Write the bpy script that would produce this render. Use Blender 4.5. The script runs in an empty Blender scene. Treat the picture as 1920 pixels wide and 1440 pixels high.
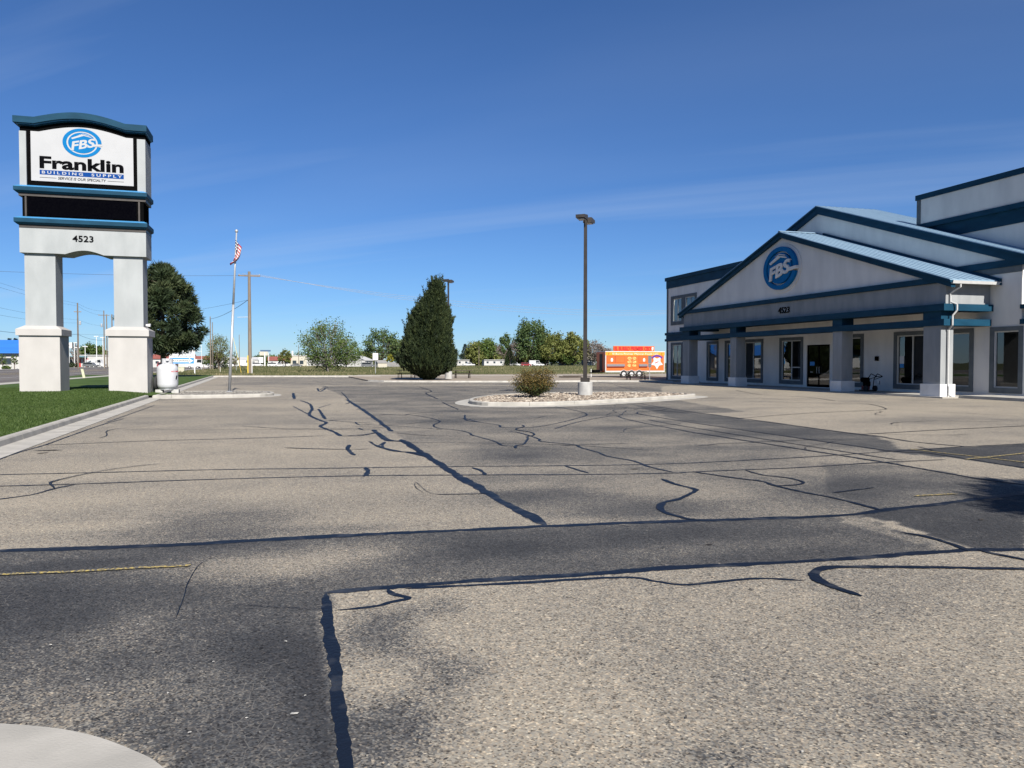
import bpy, math, random
import numpy as np
from mathutils import Vector, Matrix
R = math.radians
random.seed(7)
rng = np.random.default_rng(11)
scn = bpy.context.scene
col = scn.collection

# ------------------------------------------------------------------ camera
F, CX, CY, H = 1442.0, 960.0, 720.0, 1.6
YAW, PIT = R(16.0), math.atan(40 / 1442.0)
cam = bpy.data.objects.new('camera', bpy.data.cameras.new('camera'))
col.objects.link(cam)
cam.data.sensor_width = 36
cam.data.lens = 36 * F / 1920
cam.data.clip_start = 0.05
cam.data.clip_end = 6000
cam.location = (0, 0, H)
cam.rotation_euler = (R(90) - PIT, 0, -YAW)
scn.camera = cam
scn.render.resolution_x, scn.render.resolution_y = 1024, 768

# ------------------------------------------------------------------ sky, sun, exposure
SUN_EL, SUN_AZ = R(38), R(4.5)
world = bpy.data.worlds.new('World')
scn.world = world
world.use_nodes = True
wn, wl = world.node_tree.nodes, world.node_tree.links
wn.clear()
wout = wn.new('ShaderNodeOutputWorld')
wbg = wn.new('ShaderNodeBackground')
sky = wn.new('ShaderNodeTexSky')
sky.sky_type = 'NISHITA'
sky.sun_disc = False
sky.sun_elevation = SUN_EL
sky.sun_rotation = R(180) - SUN_AZ
sky.altitude = 700
sky.air_density = 1.0
sky.dust_density = 0.0
sky.ozone_density = 8.0
wbg.inputs['Strength'].default_value = 0.051
# thin cirrus: the direction is projected on a high plane, stretched noise
wtc = wn.new('ShaderNodeTexCoord')
sep = wn.new('ShaderNodeSeparateXYZ')
wl.new(wtc.outputs['Generated'], sep.inputs[0])
def wmath(op, a, b=None):
    n = wn.new('ShaderNodeMath'); n.operation = op
    for i, v in enumerate((a, b)):
        if v is None: continue
        if isinstance(v, (int, float)): n.inputs[i].default_value = v
        else: wl.new(v, n.inputs[i])
    return n.outputs[0]
zc = wmath('ADD', wmath('MAXIMUM', sep.outputs[2], 0.0), 0.10)
cmb = wn.new('ShaderNodeCombineXYZ')
wl.new(wmath('DIVIDE', sep.outputs[0], zc), cmb.inputs[0])
wl.new(wmath('DIVIDE', sep.outputs[1], zc), cmb.inputs[1])
rot_ = wn.new('ShaderNodeMapping'); rot_.inputs['Rotation'].default_value = (0, 0, R(36)); wl.new(cmb.outputs[0], rot_.inputs[0])
mp = wn.new('ShaderNodeMapping')
mp.inputs['Rotation'].default_value = (0, 0, 0)
mp.inputs['Scale'].default_value = (0.17, 0.62, 1)
wl.new(rot_.outputs[0], mp.inputs[0])
nz = wn.new('ShaderNodeTexNoise')
nz.inputs['Scale'].default_value = 1.15
nz.inputs['Detail'].default_value = 5
nz.inputs['Roughness'].default_value = 0.45
nz.inputs['Distortion'].default_value = 0.25
wl.new(mp.outputs[0], nz.inputs['Vector'])
rmp = wn.new('ShaderNodeValToRGB')
rmp.color_ramp.elements[0].position = 0.49; rmp.color_ramp.elements[0].color = (0, 0, 0, 1)
rmp.color_ramp.elements[1].position = 0.80; rmp.color_ramp.elements[1].color = (1, 1, 1, 1)
wl.new(nz.outputs['Fac'], rmp.inputs[0])
mx = wn.new('ShaderNodeMixRGB'); mx.blend_type = 'MIX'
mp2 = wn.new('ShaderNodeMapping'); mp2.inputs['Rotation'].default_value = (0, 0, 0); mp2.inputs['Scale'].default_value = (0.22, 1.5, 1); mp2.inputs['Location'].default_value = (5.4, 0.6, 0)
wl.new(rot_.outputs[0], mp2.inputs[0])
nz2 = wn.new('ShaderNodeTexNoise'); nz2.inputs['Scale'].default_value = 1.0; nz2.inputs['Detail'].default_value = 6; nz2.inputs['Roughness'].default_value = 0.5; nz2.inputs['Distortion'].default_value = 0.35
wl.new(mp2.outputs[0], nz2.inputs['Vector'])
rm2 = wn.new('ShaderNodeValToRGB'); rm2.color_ramp.elements[0].position = 0.52; rm2.color_ramp.elements[0].color = (0, 0, 0, 1); rm2.color_ramp.elements[1].position = 0.72; rm2.color_ramp.elements[1].color = (1, 1, 1, 1)
wl.new(nz2.outputs['Fac'], rm2.inputs[0])
cover = wmath('ADD', wmath('MULTIPLY', rmp.outputs[0], 0.11), wmath('MULTIPLY', rm2.outputs[0], 0.17))
tint = wn.new('ShaderNodeMixRGB'); tint.blend_type = 'MULTIPLY'; tint.inputs[0].default_value = 1
tint.inputs[2].default_value = (0.72, 0.88, 1.07, 1)
wl.new(sky.outputs[0], tint.inputs[1]); wl.new(tint.outputs[0], mx.inputs[1]); wl.new(cover, mx.inputs[0])
mx.inputs[2].default_value = (6.2, 7.3, 9.0, 1)
wl.new(mx.outputs[0], wbg.inputs[0])
wl.new(wbg.outputs[0], wout.inputs[0])

sun = bpy.data.objects.new('sun', bpy.data.lights.new('sun', 'SUN'))
col.objects.link(sun)
sun.data.energy = 5.0
sun.data.angle = R(0.53)
sun.data.color = (1.0, 0.95, 0.87)
sdir = Vector((math.sin(SUN_AZ) * math.cos(SUN_EL), -math.cos(SUN_AZ) * math.cos(SUN_EL), math.sin(SUN_EL)))
sun.rotation_euler = sdir.to_track_quat('Z', 'Y').to_euler()
sun.location = (0, -30, 60)

vs = scn.view_settings
vs.view_transform = 'Standard'; vs.look = 'None'; vs.gamma = 1; vs.use_curve_mapping = False
vs.exposure = 0.9
scn.render.engine = 'CYCLES'
scn.cycles.max_bounces = 8
scn.cycles.transparent_max_bounces = 12

# ------------------------------------------------------------------ photo pixel -> place
_fw = (math.sin(YAW), math.cos(YAW)); _rt = (math.cos(YAW), -math.sin(YAW))
def _ray(x, y):
    u = (x - CX) / F; v = -(y - CY) / F
    f = math.cos(PIT) + v * math.sin(PIT); z = -math.sin(PIT) + v * math.cos(PIT)
    return (_rt[0] * u + _fw[0] * f, _rt[1] * u + _fw[1] * f, z)
def G(x, y, z=0.0):                      # the ground point seen at a pixel
    d = _ray(x, y); t = (z - H) / d[2]
    return (d[0] * t, d[1] * t)
def AT(x, dist):                         # the ground point at a forward distance
    d = _ray(x, 680); return (d[0] * dist, d[1] * dist)
def M(px, dist): return px * dist / F    # pixels to metres at a distance

# ------------------------------------------------------------------ objects
ORG = {}
def thing(name, label, cat, loc=(0, 0, 0), rotz=0.0, group=None):
    o = bpy.data.objects.new(name, None); col.objects.link(o)
    o.empty_display_size = 0.3
    o.location = loc; o.rotation_euler = (0, 0, rotz)
    o['label'] = label; o['category'] = cat
    if group: o['group'] = group
    ORG[o.name] = Vector(loc)
    return o
def tag(o, label=None, cat=None, group=None, kind=None):
    for k, v in (('label', label), ('category', cat), ('group', group), ('kind', kind)):
        if v: o[k] = v
    return o
def copy_tree(o, loc=None, label=None, rotz=None, parent=None):
    c = o.copy(); col.objects.link(c)
    if parent is not None: c.parent = parent
    if loc is not None: c.location = loc; ORG[c.name] = Vector(loc)
    if rotz is not None: c.rotation_euler = (0, 0, rotz)
    if label: c['label'] = label
    for ch in list(o.children): copy_tree(ch, parent=c)
    return c

class MB:
    def __init__(s): s.v = []; s.f = []; s.a = []; s.cur = None; s.mi = []; s.m = 0
    def add(s, vs, fs, a=None):
        b = len(s.v); s.v += [tuple(p) for p in vs]
        s.f += [tuple(i + b for i in f) for f in fs]
        s.mi += [s.m] * len(fs)
        if a is not None: s.a += [a] * len(fs)
    def box(s, x0, x1, y0, y1, z0, z1, a=None):
        s.add([(x0, y0, z0), (x1, y0, z0), (x1, y1, z0), (x0, y1, z0), (x0, y0, z1), (x1, y0, z1), (x1, y1, z1), (x0, y1, z1)],
              [(0, 3, 2, 1), (4, 5, 6, 7), (0, 1, 5, 4), (1, 2, 6, 5), (2, 3, 7, 6), (3, 0, 4, 7)], a)
    def prism(s, pts, fn0, fn1, a=None):
        """polygon pts mapped by fn0 (front) and fn1 (back)"""
        n = len(pts)
        vs = [fn0(*p) for p in pts] + [fn1(*p) for p in pts]
        fs = [tuple(range(n)), tuple(range(2 * n - 1, n - 1, -1))]
        fs += [(i, n + i, n + (i + 1) % n, (i + 1) % n) for i in range(n)]
        s.add(vs, fs, a)
    def flat(s, pts, z0, z1):
        s.prism(pts, lambda x, y: (x, y, z1), lambda x, y: (x, y, z0))
    def tube(s, p0, p1, r0, r1=None, n=8, cap=True, a=None):
        r1 = r0 if r1 is None else r1
        p0, p1 = Vector(p0), Vector(p1); d = (p1 - p0)
        if d.length < 1e-6: return
        q = d.to_track_quat('Z', 'Y'); vs = []
        for p, r in ((p0, r0), (p1, r1)):
            for i in range(n):
                t = 2 * math.pi * i / n
                vs.append(p + q @ Vector((math.cos(t) * r, math.sin(t) * r, 0)))
        fs = [(i, (i + 1) % n, n + (i + 1) % n, n + i) for i in range(n)]
        if cap: fs += [tuple(range(n - 1, -1, -1)), tuple(range(n, 2 * n))]
        s.add(vs, fs, a)
    def path(s, pts, r, n=6):
        for p, q in zip(pts[:-1], pts[1:]): s.tube(p, q, r, r, n)
    def lathe(s, prof, c=(0, 0, 0), n=24):
        """prof: list of (r, z)"""
        b = [(c[0] + r * math.cos(2 * math.pi * i / n), c[1] + r * math.sin(2 * math.pi * i / n), c[2] + z) for r, z in prof for i in range(n)]
        fs = []
        for k in range(len(prof) - 1):
            for i in range(n):
                fs.append((k * n + i, k * n + (i + 1) % n, (k + 1) * n + (i + 1) % n, (k + 1) * n + i))
        fs.append(tuple(range(n - 1, -1, -1))); m = (len(prof) - 1) * n
        fs.append(tuple(range(m, m + n)))
        s.add(b, fs)
    def build(s, name, mat, parent=None, world=False, smooth=False, kind=None, shift=None):
        me = bpy.data.meshes.new(name)
        vs = s.v
        if world and parent is not None:
            p = parent
            while p.parent: p = p.parent
            o = ORG[p.name]; vs = [(x - o.x, y - o.y, z - o.z) for x, y, z in vs]
        if shift is not None: vs = [(x - shift[0], y - shift[1], z - shift[2]) for x, y, z in vs]
        me.from_pydata(vs, [], s.f)
        for m in (mat if isinstance(mat, (list, tuple)) else [mat]): me.materials.append(m)
        if any(s.mi): me.polygons.foreach_set('material_index', s.mi)
        if s.a:
            at = me.attributes.new('rnd', 'FLOAT', 'FACE'); at.data.foreach_set('value', np.array(s.a, dtype=np.float32))
        if smooth: me.polygons.foreach_set('use_smooth', [True] * len(me.polygons))
        me.update()
        o = bpy.data.objects.new(name, me); col.objects.link(o)
        if parent is not None: o.parent = parent
        if shift is not None: o.location = shift
        if kind: o['kind'] = kind
        return o

def box_part(name, mat, parent, *b, **k):
    m = MB(); m.box(*b); return m.build(name, mat, parent, **k)

# ------------------------------------------------------------------ materials
def nmat(name):
    m = bpy.data.materials.new(name); m.use_nodes = True
    return m, m.node_tree.nodes, m.node_tree.links, m.node_tree.nodes['Principled BSDF']
def ramp(n, stops):
    r = n.new('ShaderNodeValToRGB'); e = r.color_ramp.elements
    while len(e) < len(stops): e.new(0.5)
    for el, (p, c) in zip(e, stops):
        el.position = p; el.color = (*c, 1)
    return r
def PM(name, c1, c2=None, scale=3.0, rough=0.7, bump=0.0, bscale=60.0, metal=0.0, spec=0.4, stretch=None, detail=6, lo=0.35, hi=0.65, coat=0.0):
    m, n, l, b = nmat(name)
    b.inputs['Roughness'].default_value = rough
    b.inputs['Metallic'].default_value = metal
    b.inputs['Specular IOR Level'].default_value = spec
    b.inputs['Coat Weight'].default_value = coat
    tc = n.new('ShaderNodeTexCoord')
    vec = tc.outputs['Object']
    if stretch:
        mpn = n.new('ShaderNodeMapping'); mpn.inputs['Scale'].default_value = stretch
        l.new(vec, mpn.inputs[0]); svec = mpn.outputs[0]
    else: svec = vec
    c2 = c2 or tuple(x * 0.86 for x in c1)
    t = n.new('ShaderNodeTexNoise'); t.inputs['Scale'].default_value = scale; t.inputs['Detail'].default_value = detail
    l.new(svec, t.inputs['Vector'])
    r = ramp(n, [(lo, c2), (hi, c1)])
    l.new(t.outputs['Fac'], r.inputs[0]); l.new(r.outputs[0], b.inputs['Base Color'])
    if bump:
        t2 = n.new('ShaderNodeTexNoise'); t2.inputs['Scale'].default_value = bscale; t2.inputs['Detail'].default_value = 3
        l.new(vec, t2.inputs['Vector'])
        bp = n.new('ShaderNodeBump'); bp.inputs['Strength'].default_value = bump; bp.inputs['Distance'].default_value = 0.02
        l.new(t2.outputs['Fac'], bp.inputs['Height']); l.new(bp.outputs[0], b.inputs['Normal'])
    return m
def LEAF(name, stops, nscale=0.8, amount=0.45, rough=0.65, trans=0.25):
    """leaf colour from a per-leaf random value and a clump noise"""
    m, n, l, b = nmat(name)
    at = n.new('ShaderNodeAttribute'); at.attribute_name = 'rnd'
    tc = n.new('ShaderNodeTexCoord')
    t = n.new('ShaderNodeTexNoise'); t.inputs['Scale'].default_value = nscale; t.inputs['Detail'].default_value = 2
    l.new(tc.outputs['Object'], t.inputs['Vector'])
    mxn = n.new('ShaderNodeMix'); mxn.data_type = 'FLOAT'; mxn.inputs[0].default_value = amount
    l.new(at.outputs['Fac'], mxn.inputs[2]); l.new(t.outputs['Fac'], mxn.inputs[3])
    r = ramp(n, stops); l.new(mxn.outputs[0], r.inputs[0]); l.new(r.outputs[0], b.inputs['Base Color'])
    b.inputs['Roughness'].default_value = rough; b.inputs['Specular IOR Level'].default_value = 0.25
    tr = n.new('ShaderNodeBsdfTranslucent'); l.new(r.outputs[0], tr.inputs[0])
    ms = n.new('ShaderNodeMixShader'); ms.inputs[0].default_value = trans
    l.new(b.outputs[0], ms.inputs[1]); l.new(tr.outputs[0], ms.inputs[2])
    l.new(ms.outputs[0], n['Material Output'].inputs['Surface'])
    return m

STW = (0.3, 0.3, 0.06)
M_ = {}
M_['wall'] = PM('stucco_light', (0.70, 0.675, 0.64), (0.60, 0.58, 0.555), 1.3, 0.9, 0.55, 55, spec=0.08, stretch=(1, 1, 0.35), lo=.3, hi=.62)
M_['grey'] = PM('stucco_grey', (0.275, 0.285, 0.29), (0.22, 0.232, 0.24), 2.2, 0.9, 0.5, 55, spec=0.1, stretch=(1, 1, 0.25))
M_['colbase'] = PM('column_base_paint', (0.68, 0.67, 0.655), (0.58, 0.575, 0.565), 2.0, 0.85, 0.3, 60, spec=0.1)
M_['trimgrey'] = PM('window_trim_grey', (0.125, 0.14, 0.15), (0.10, 0.115, 0.125), 2.5, 0.85, 0.3, 60, spec=0.15)
M_['navy'] = PM('blue_trim_paint', (0.0072, 0.046, 0.084), (0.0048, 0.033, 0.062), 1.2, 0.6, 0.15, 40, spec=0.12, stretch=(1, 1, 3))
M_['roofmetal'] = PM('roof_metal', (0.225, 0.325, 0.42), (0.195, 0.29, 0.38), 1.0, 0.45, spec=0.4, metal=0.1, stretch=(3, 0.5, 0.5))
M_['signbase'] = PM('pier_stucco', (0.385, 0.37, 0.355), (0.345, 0.332, 0.318), 1.3, 0.9, 0.25, 70, spec=0.1, stretch=(1, 1, 0.6))
M_['signleg'] = PM('leg_stucco', (0.31, 0.325, 0.33), (0.265, 0.28, 0.285), 1.6, 0.9, 0.25, 70, spec=0.1, stretch=(1, 1, 0.45))
M_['white'] = PM('white_paint', (0.60, 0.60, 0.59), (0.54, 0.54, 0.53), 4, 0.5)
M_['vinyl'] = PM('white_vinyl', (0.45, 0.45, 0.44), (0.40, 0.40, 0.39), 6, 0.45)
M_['panel'] = PM('sign_face', (0.345, 0.35, 0.36), (0.33, 0.335, 0.345), 2, 0.45, spec=0.2)
M_['black'] = PM('black_paint', (0.004, 0.004, 0.0045), (0.003, 0.003, 0.003), 6, 0.7, spec=0.0)
M_['blacktext'] = PM('black_vinyl', (0.004, 0.004, 0.005), (0.003, 0.003, 0.004), 6, 0.7, spec=0.0)
M_['led'] = PM('display_black', (0.002, 0.002, 0.003), (0.001, 0.001, 0.002), 20, 0.8, spec=0.0)
M_['logoblue'] = PM('logo_blue', (0.003, 0.130, 0.33), (0.003, 0.115, 0.30), 3, 0.5, spec=0.05)
M_['barblue'] = PM('bar_blue', (0.003, 0.042, 0.19), (0.003, 0.038, 0.175), 3, 0.5, spec=0.05)
M_['lightblue'] = PM('light_blue_edge', (0.045, 0.20, 0.40), (0.04, 0.18, 0.36), 3, 0.5)
M_['concrete'] = PM('concrete', (0.37, 0.352, 0.32), (0.28, 0.268, 0.244), 2.2, 0.9, 0.12, 90, spec=0.15)
M_['concpole'] = PM('lamp_footing_concrete', (0.40, 0.395, 0.38), (0.30, 0.295, 0.285), 3.0, 0.9, 0.3, 30, spec=0.15, stretch=(1, 1, 0.6))
M_['bronze'] = PM('bronze_metal', (0.055, 0.048, 0.043), (0.04, 0.035, 0.032), 3, 0.5, metal=0.3)
M_['galv'] = PM('galvanised_metal', (0.46, 0.47, 0.48), (0.38, 0.39, 0.40), 6, 0.45, metal=0.5)
M_['wood'] = PM('weathered_pole_wood', (0.20, 0.165, 0.13), (0.12, 0.097, 0.076), 5, 0.9, 0.3, 30, stretch=(6, 6, 0.25))
M_['wire'] = PM('wire', (0.05, 0.05, 0.052), None, 3, 0.5)
M_['wirelit'] = PM('sunlit_wire', (0.5, 0.5, 0.52), None, 3, 0.4, metal=0.5)  # lit copy of the wire: sunlight on the strands put into the colour
M_['rubber'] = PM('tyre_rubber', (0.022, 0.022, 0.023), None, 8, 0.85)
M_['rim'] = PM('wheel_rim', (0.6, 0.6, 0.6), None, 8, 0.4, metal=0.3)
M_['tank'] = PM('tank_enamel', (0.46, 0.47, 0.49), (0.43, 0.44, 0.46), 3, 0.4, coat=0.15)
M_['red'] = PM('red_paint', (0.50, 0.02, 0.02), (0.44, 0.018, 0.018), 4, 0.45)
M_['yellow'] = PM('yellow_plastic', (0.70, 0.50, 0.06), None, 4, 0.5)
M_['orange'] = PM('orange_wrap', (0.56, 0.125, 0.028), (0.50, 0.105, 0.024), 1.2, 0.4, coat=0.1)
M_['amber'] = PM('amber_wrap', (0.62, 0.29, 0.03), (0.58, 0.25, 0.025), 1.4, 0.4)
M_['steel'] = PM('brushed_steel', (0.42, 0.43, 0.45), (0.33, 0.34, 0.36), 3, 0.35, metal=0.7, stretch=(0.3, 8, 8))
M_['dkred'] = PM('dark_red_paint', (0.20, 0.03, 0.03), None, 4, 0.4)
M_['purple'] = PM('purple_print', (0.10, 0.03, 0.22), None, 4, 0.5)
M_['food'] = PM('printed_food_photo', (0.75, 0.55, 0.18), (0.45, 0.10, 0.04), 9, 0.4, lo=0.42, hi=0.58)
M_['grassy'] = None
M_['carwhite'] = PM('car_white', (0.48, 0.48, 0.48), (0.45, 0.45, 0.45), 2, 0.3, coat=0.5)
M_['cargrey'] = PM('car_grey', (0.12, 0.125, 0.13), None, 2, 0.3, coat=0.6)
M_['carred'] = PM('car_red', (0.22, 0.03, 0.035), None, 2, 0.3, coat=0.6)
M_['carblue'] = PM('car_blue', (0.06, 0.10, 0.18), None, 2, 0.3, coat=0.6)
M_['carglass'] = PM('car_glass', (0.015, 0.018, 0.022), None, 2, 0.1, spec=0.6)
M_['farwhite'] = PM('far_white_siding', (0.42, 0.415, 0.40), (0.36, 0.355, 0.345), 0.6, 0.8)
M_['fartan'] = PM('far_tan_siding', (0.40, 0.35, 0.28), (0.34, 0.29, 0.23), 0.6, 0.85)
M_['fargrey'] = PM('far_grey_roof', (0.23, 0.225, 0.22), (0.17, 0.165, 0.16), 0.8, 0.85)
M_['paleroof'] = PM('pale_metal_roof', (0.42, 0.42, 0.42), (0.36, 0.36, 0.36), 0.8, 0.6)
M_['redroof'] = PM('far_red_roof', (0.22, 0.07, 0.055), (0.18, 0.055, 0.045), 0.8, 0.8)
M_['blueroof'] = PM('bright_blue_metal_roof', (0.035, 0.17, 0.52), (0.03, 0.14, 0.45), 0.5, 0.4, stretch=(0.2, 3, 1))
M_['tealroof'] = PM('pale_teal_roof', (0.16, 0.30, 0.36), None, 0.5, 0.5)
M_['fwin'] = PM('far_window_glass', (0.03, 0.04, 0.05), None, 0.5, 0.15)
M_['bark'] = PM('bark', (0.13, 0.10, 0.075), (0.07, 0.055, 0.042), 5, 0.95, 0.6, 20, stretch=(4, 4, 0.6))
M_['greybark'] = PM('grey_bark', (0.24, 0.215, 0.195), (0.15, 0.13, 0.12), 5, 0.95)
M_['dkbrown'] = PM('dark_brown_timber', (0.05, 0.038, 0.03), None, 4, 0.7)
M_['boxgreen'] = PM('utility_box_cream', (0.42, 0.42, 0.30), (0.33, 0.34, 0.23), 4, 0.7)
M_['cream'] = PM('cream_paint', (0.42, 0.39, 0.32), None, 4, 0.6)
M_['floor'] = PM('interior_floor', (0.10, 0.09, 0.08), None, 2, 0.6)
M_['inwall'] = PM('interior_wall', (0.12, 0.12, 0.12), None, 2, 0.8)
M_['yellowsign'] = PM('yellow_neon_print', (0.75, 0.65, 0.03), None, 4, 0.5)
M_['noticeblue'] = PM('notice_blue', (0.03, 0.22, 0.55), None, 4, 0.5)
M_['gravelgrey'] = None

def glass_mat():
    m, n, l, b = nmat('window_glass')
    fr = n.new('ShaderNodeFresnel'); fr.inputs['IOR'].default_value = 1.95
    gl = n.new('ShaderNodeBsdfGlossy'); gl.inputs['Roughness'].default_value = 0.0; gl.inputs['Color'].default_value = (0.95, 0.97, 1, 1)
    tr = n.new('ShaderNodeBsdfTransparent'); tr.inputs['Color'].default_value = (0.42, 0.46, 0.46, 1)
    # slight pane waviness
    tc = n.new('ShaderNodeTexCoord'); t = n.new('ShaderNodeTexNoise'); t.inputs['Scale'].default_value = 1.1
    bp = n.new('ShaderNodeBump'); bp.inputs['Strength'].default_value = 0.02; bp.inputs['Distance'].default_value = 0.05
    l.new(tc.outputs['Object'], t.inputs['Vector']); l.new(t.outputs['Fac'], bp.inputs['Height']); l.new(bp.outputs[0], gl.inputs['Normal'])
    ms = n.new('ShaderNodeMixShader'); l.new(fr.outputs[0], ms.inputs[0]); l.new(tr.outputs[0], ms.inputs[1]); l.new(gl.outputs[0], ms.inputs[2])
    l.new(ms.outputs[0], n['Material Output'].inputs['Surface'])
    return m
M_['glass'] = glass_mat()

def asphalt_mat():
    m, n, l, b = nmat('chip_sealed_asphalt')
    geo = n.new('ShaderNodeNewGeometry'); POS = geo.outputs['Position']
    def math_(op, a, bb=None, clamp=False):
        q = n.new('ShaderNodeMath'); q.operation = op; q.use_clamp = clamp
        for i, v in enumerate((a, bb)):
            if v is None: continue
            if isinstance(v, (int, float)): q.inputs[i].default_value = v
            else: l.new(v, q.inputs[i])
        return q.outputs[0]
    def vor(scale):
        v = n.new('ShaderNodeTexVoronoi'); v.voronoi_dimensions = '2D'; v.inputs['Scale'].default_value = scale; l.new(POS, v.inputs['Vector'])
        c = n.new('ShaderNodeSeparateColor'); l.new(v.outputs['Color'], c.inputs[0]); return c.outputs
    def noi(scale, det, rough=.6):
        t = n.new('ShaderNodeTexNoise'); t.noise_dimensions = '2D'; t.inputs['Scale'].default_value = scale; t.inputs['Detail'].default_value = det; t.inputs['Roughness'].default_value = rough
        l.new(POS, t.inputs['Vector']); return t.outputs['Fac']
    def mix(fac, c1, c2, mode='MIX'):
        q = n.new('ShaderNodeMixRGB'); q.blend_type = mode
        for i, v in enumerate((fac, c1, c2)):
            if isinstance(v, (int, float)): q.inputs[i].default_value = v
            elif isinstance(v, tuple): q.inputs[i].default_value = (*v, 1)
            else: l.new(v, q.inputs[i])
        return q.outputs[0]
    at = n.new('ShaderNodeAttribute'); at.attribute_name = 'dark'
    st = vor(105); st2 = vor(44); big = noi(.6, 5); med = noi(9, 6, .7)
    # binder-rich against stone-rich; the border breaks up grain by grain
    k = math_('ADD', at.outputs['Fac'], math_('MULTIPLY', math_('SUBTRACT', big, .5), .34))
    k = math_('ADD', k, math_('MULTIPLY', math_('SUBTRACT', med, .5), .30))
    k = math_('ADD', k, math_('MULTIPLY', math_('SUBTRACT', st[1], .5), .46), True)
    base = ramp(n, [(0.0, (0.268, 0.237, 0.188)), (0.28, (0.206, 0.185, 0.153)), (0.46, (0.125, 0.117, 0.105)), (0.62, (0.060, 0.060, 0.061)), (1.0, (0.028, 0.029, 0.032))])
    l.new(k, base.inputs[0])
    # single stones: some pale, some dark pits
    g = ramp(n, [(0.0, (0.30, 0.30, 0.31)), (0.10, (0.48, 0.48, 0.49)), (0.17, (0.94, 0.94, 0.94)), (0.80, (1.06, 1.06, 1.06)), (0.90, (1.32, 1.30, 1.26)), (1.0, (1.85, 1.80, 1.70))])
    l.new(st[0], g.inputs[0])
    g2 = ramp(n, [(0.0, (0.55, 0.55, 0.56)), (0.05, (0.80, 0.80, 0.80)), (0.10, (1, 1, 1)), (0.96, (1, 1, 1)), (1.0, (1.5, 1.45, 1.38))])
    l.new(st2[0], g2.inputs[0])
    c = mix(1.0, base.outputs[0], g.outputs[0], 'MULTIPLY'); c = mix(1.0, c, g2.outputs[0], 'MULTIPLY')
    tr = ramp(n, [(0.0, (1.05, 0.98, 0.92)), (0.5, (1, 1, 1)), (1.0, (0.94, 0.99, 1.05))]); l.new(st[2], tr.inputs[0])
    c = mix(1.0, c, tr.outputs[0], 'MULTIPLY')
    # worn crazing where the binder is thick
    ce = n.new('ShaderNodeTexVoronoi'); ce.voronoi_dimensions = '2D'; ce.feature = 'DISTANCE_TO_EDGE'; ce.inputs['Scale'].default_value = 15; l.new(POS, ce.inputs['Vector'])
    line = math_('LESS_THAN', ce.outputs['Distance'], .035)
    patch = math_('MULTIPLY', math_('GREATER_THAN', noi(1.3, 3), .56), math_('GREATER_THAN', at.outputs['Fac'], .55))
    c = mix(math_('MULTIPLY', math_('MULTIPLY', line, patch), math_('MULTIPLY', med, .75)), c, (0.17, 0.16, 0.145))
    l.new(c, b.inputs['Base Color'])
    b.inputs['Roughness'].default_value = 0.88; b.inputs['Specular IOR Level'].default_value = 0.22
    bp = n.new('ShaderNodeBump'); bp.inputs['Strength'].default_value = 0.5; bp.inputs['Distance'].default_value = 0.005
    l.new(math_('ADD', st[0], math_('MULTIPLY', med, .6)), bp.inputs['Height']); l.new(bp.outputs[0], b.inputs['Normal'])
    return m
M_['asphalt'] = asphalt_mat()
M_['tar'] = PM('crack_sealant', (0.006, 0.009, 0.017), (0.030, 0.033, 0.040), 4.5, 0.5, 0.35, 25, spec=0.16, lo=.34, hi=.46)
def worn_paint():
    m, n, l, b = nmat('worn_yellow_paint')
    geo = n.new('ShaderNodeNewGeometry')
    t = n.new('ShaderNodeTexNoise'); t.noise_dimensions = '2D'; t.inputs['Scale'].default_value = 38; t.inputs['Detail'].default_value = 5
    l.new(geo.outputs['Position'], t.inputs['Vector'])
    r = ramp(n, [(0.46, (0.075, 0.072, 0.066)), (0.60, (0.40, 0.30, 0.085))]); l.new(t.outputs['Fac'], r.inputs[0])
    l.new(r.outputs[0], b.inputs['Base Color']); b.inputs['Roughness'].default_value = 0.8
    return m
M_['paint'] = worn_paint()
def lines_mat(name, stops, sx, sy, rough=0.9, scale=1.0, det=6):
    m, n, l, b = nmat(name)
    geo = n.new('ShaderNodeNewGeometry'); mpn = n.new('ShaderNodeMapping'); mpn.inputs['Scale'].default_value = (sx, sy, 1)
    l.new(geo.outputs['Position'], mpn.inputs[0])
    t = n.new('ShaderNodeTexNoise'); t.inputs['Scale'].default_value = scale; t.inputs['Detail'].default_value = det
    l.new(mpn.outputs[0], t.inputs['Vector'])
    r = ramp(n, stops); l.new(t.outputs['Fac'], r.inputs[0]); l.new(r.outputs[0], b.inputs['Base Color'])
    b.inputs['Roughness'].default_value = rough; b.inputs['Specular IOR Level'].default_value = 0.15
    return m
M_['road'] = lines_mat('road_asphalt', [(0.3, (0.085, 0.077, 0.073)), (0.7, (0.15, 0.136, 0.127))], 0.55, 0.02)
M_['field'] = lines_mat('field_soil_and_weeds', [(0.30, (0.040, 0.050, 0.018)), (0.5, (0.065, 0.072, 0.030)), (0.72, (0.13, 0.115, 0.062))], 0.05, 0.09)
M_['lawn'] = lines_mat('mown_lawn', [(0.3, (0.034, 0.060, 0.011)), (0.7, (0.058, 0.092, 0.021))], 0.5, 0.25)
M_['dirt'] = lines_mat('packed_dirt', [(0.3, (0.20, 0.165, 0.128)), (0.7, (0.28, 0.24, 0.195))], 0.4, 0.8)
M_['grassblade'] = LEAF('grass_blades', [(0.15, (0.026, 0.050, 0.009)), (0.55, (0.050, 0.085, 0.018)), (0.9, (0.10, 0.135, 0.040))], 0.5, 0.5)
M_['weed'] = LEAF('weed_blades', [(0.25, (0.028, 0.034, 0.013)), (0.42, (0.062, 0.074, 0.027)), (0.56, (0.115, 0.112, 0.052)), (0.72, (0.24, 0.20, 0.12))], 0.07, 0.72)
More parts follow.
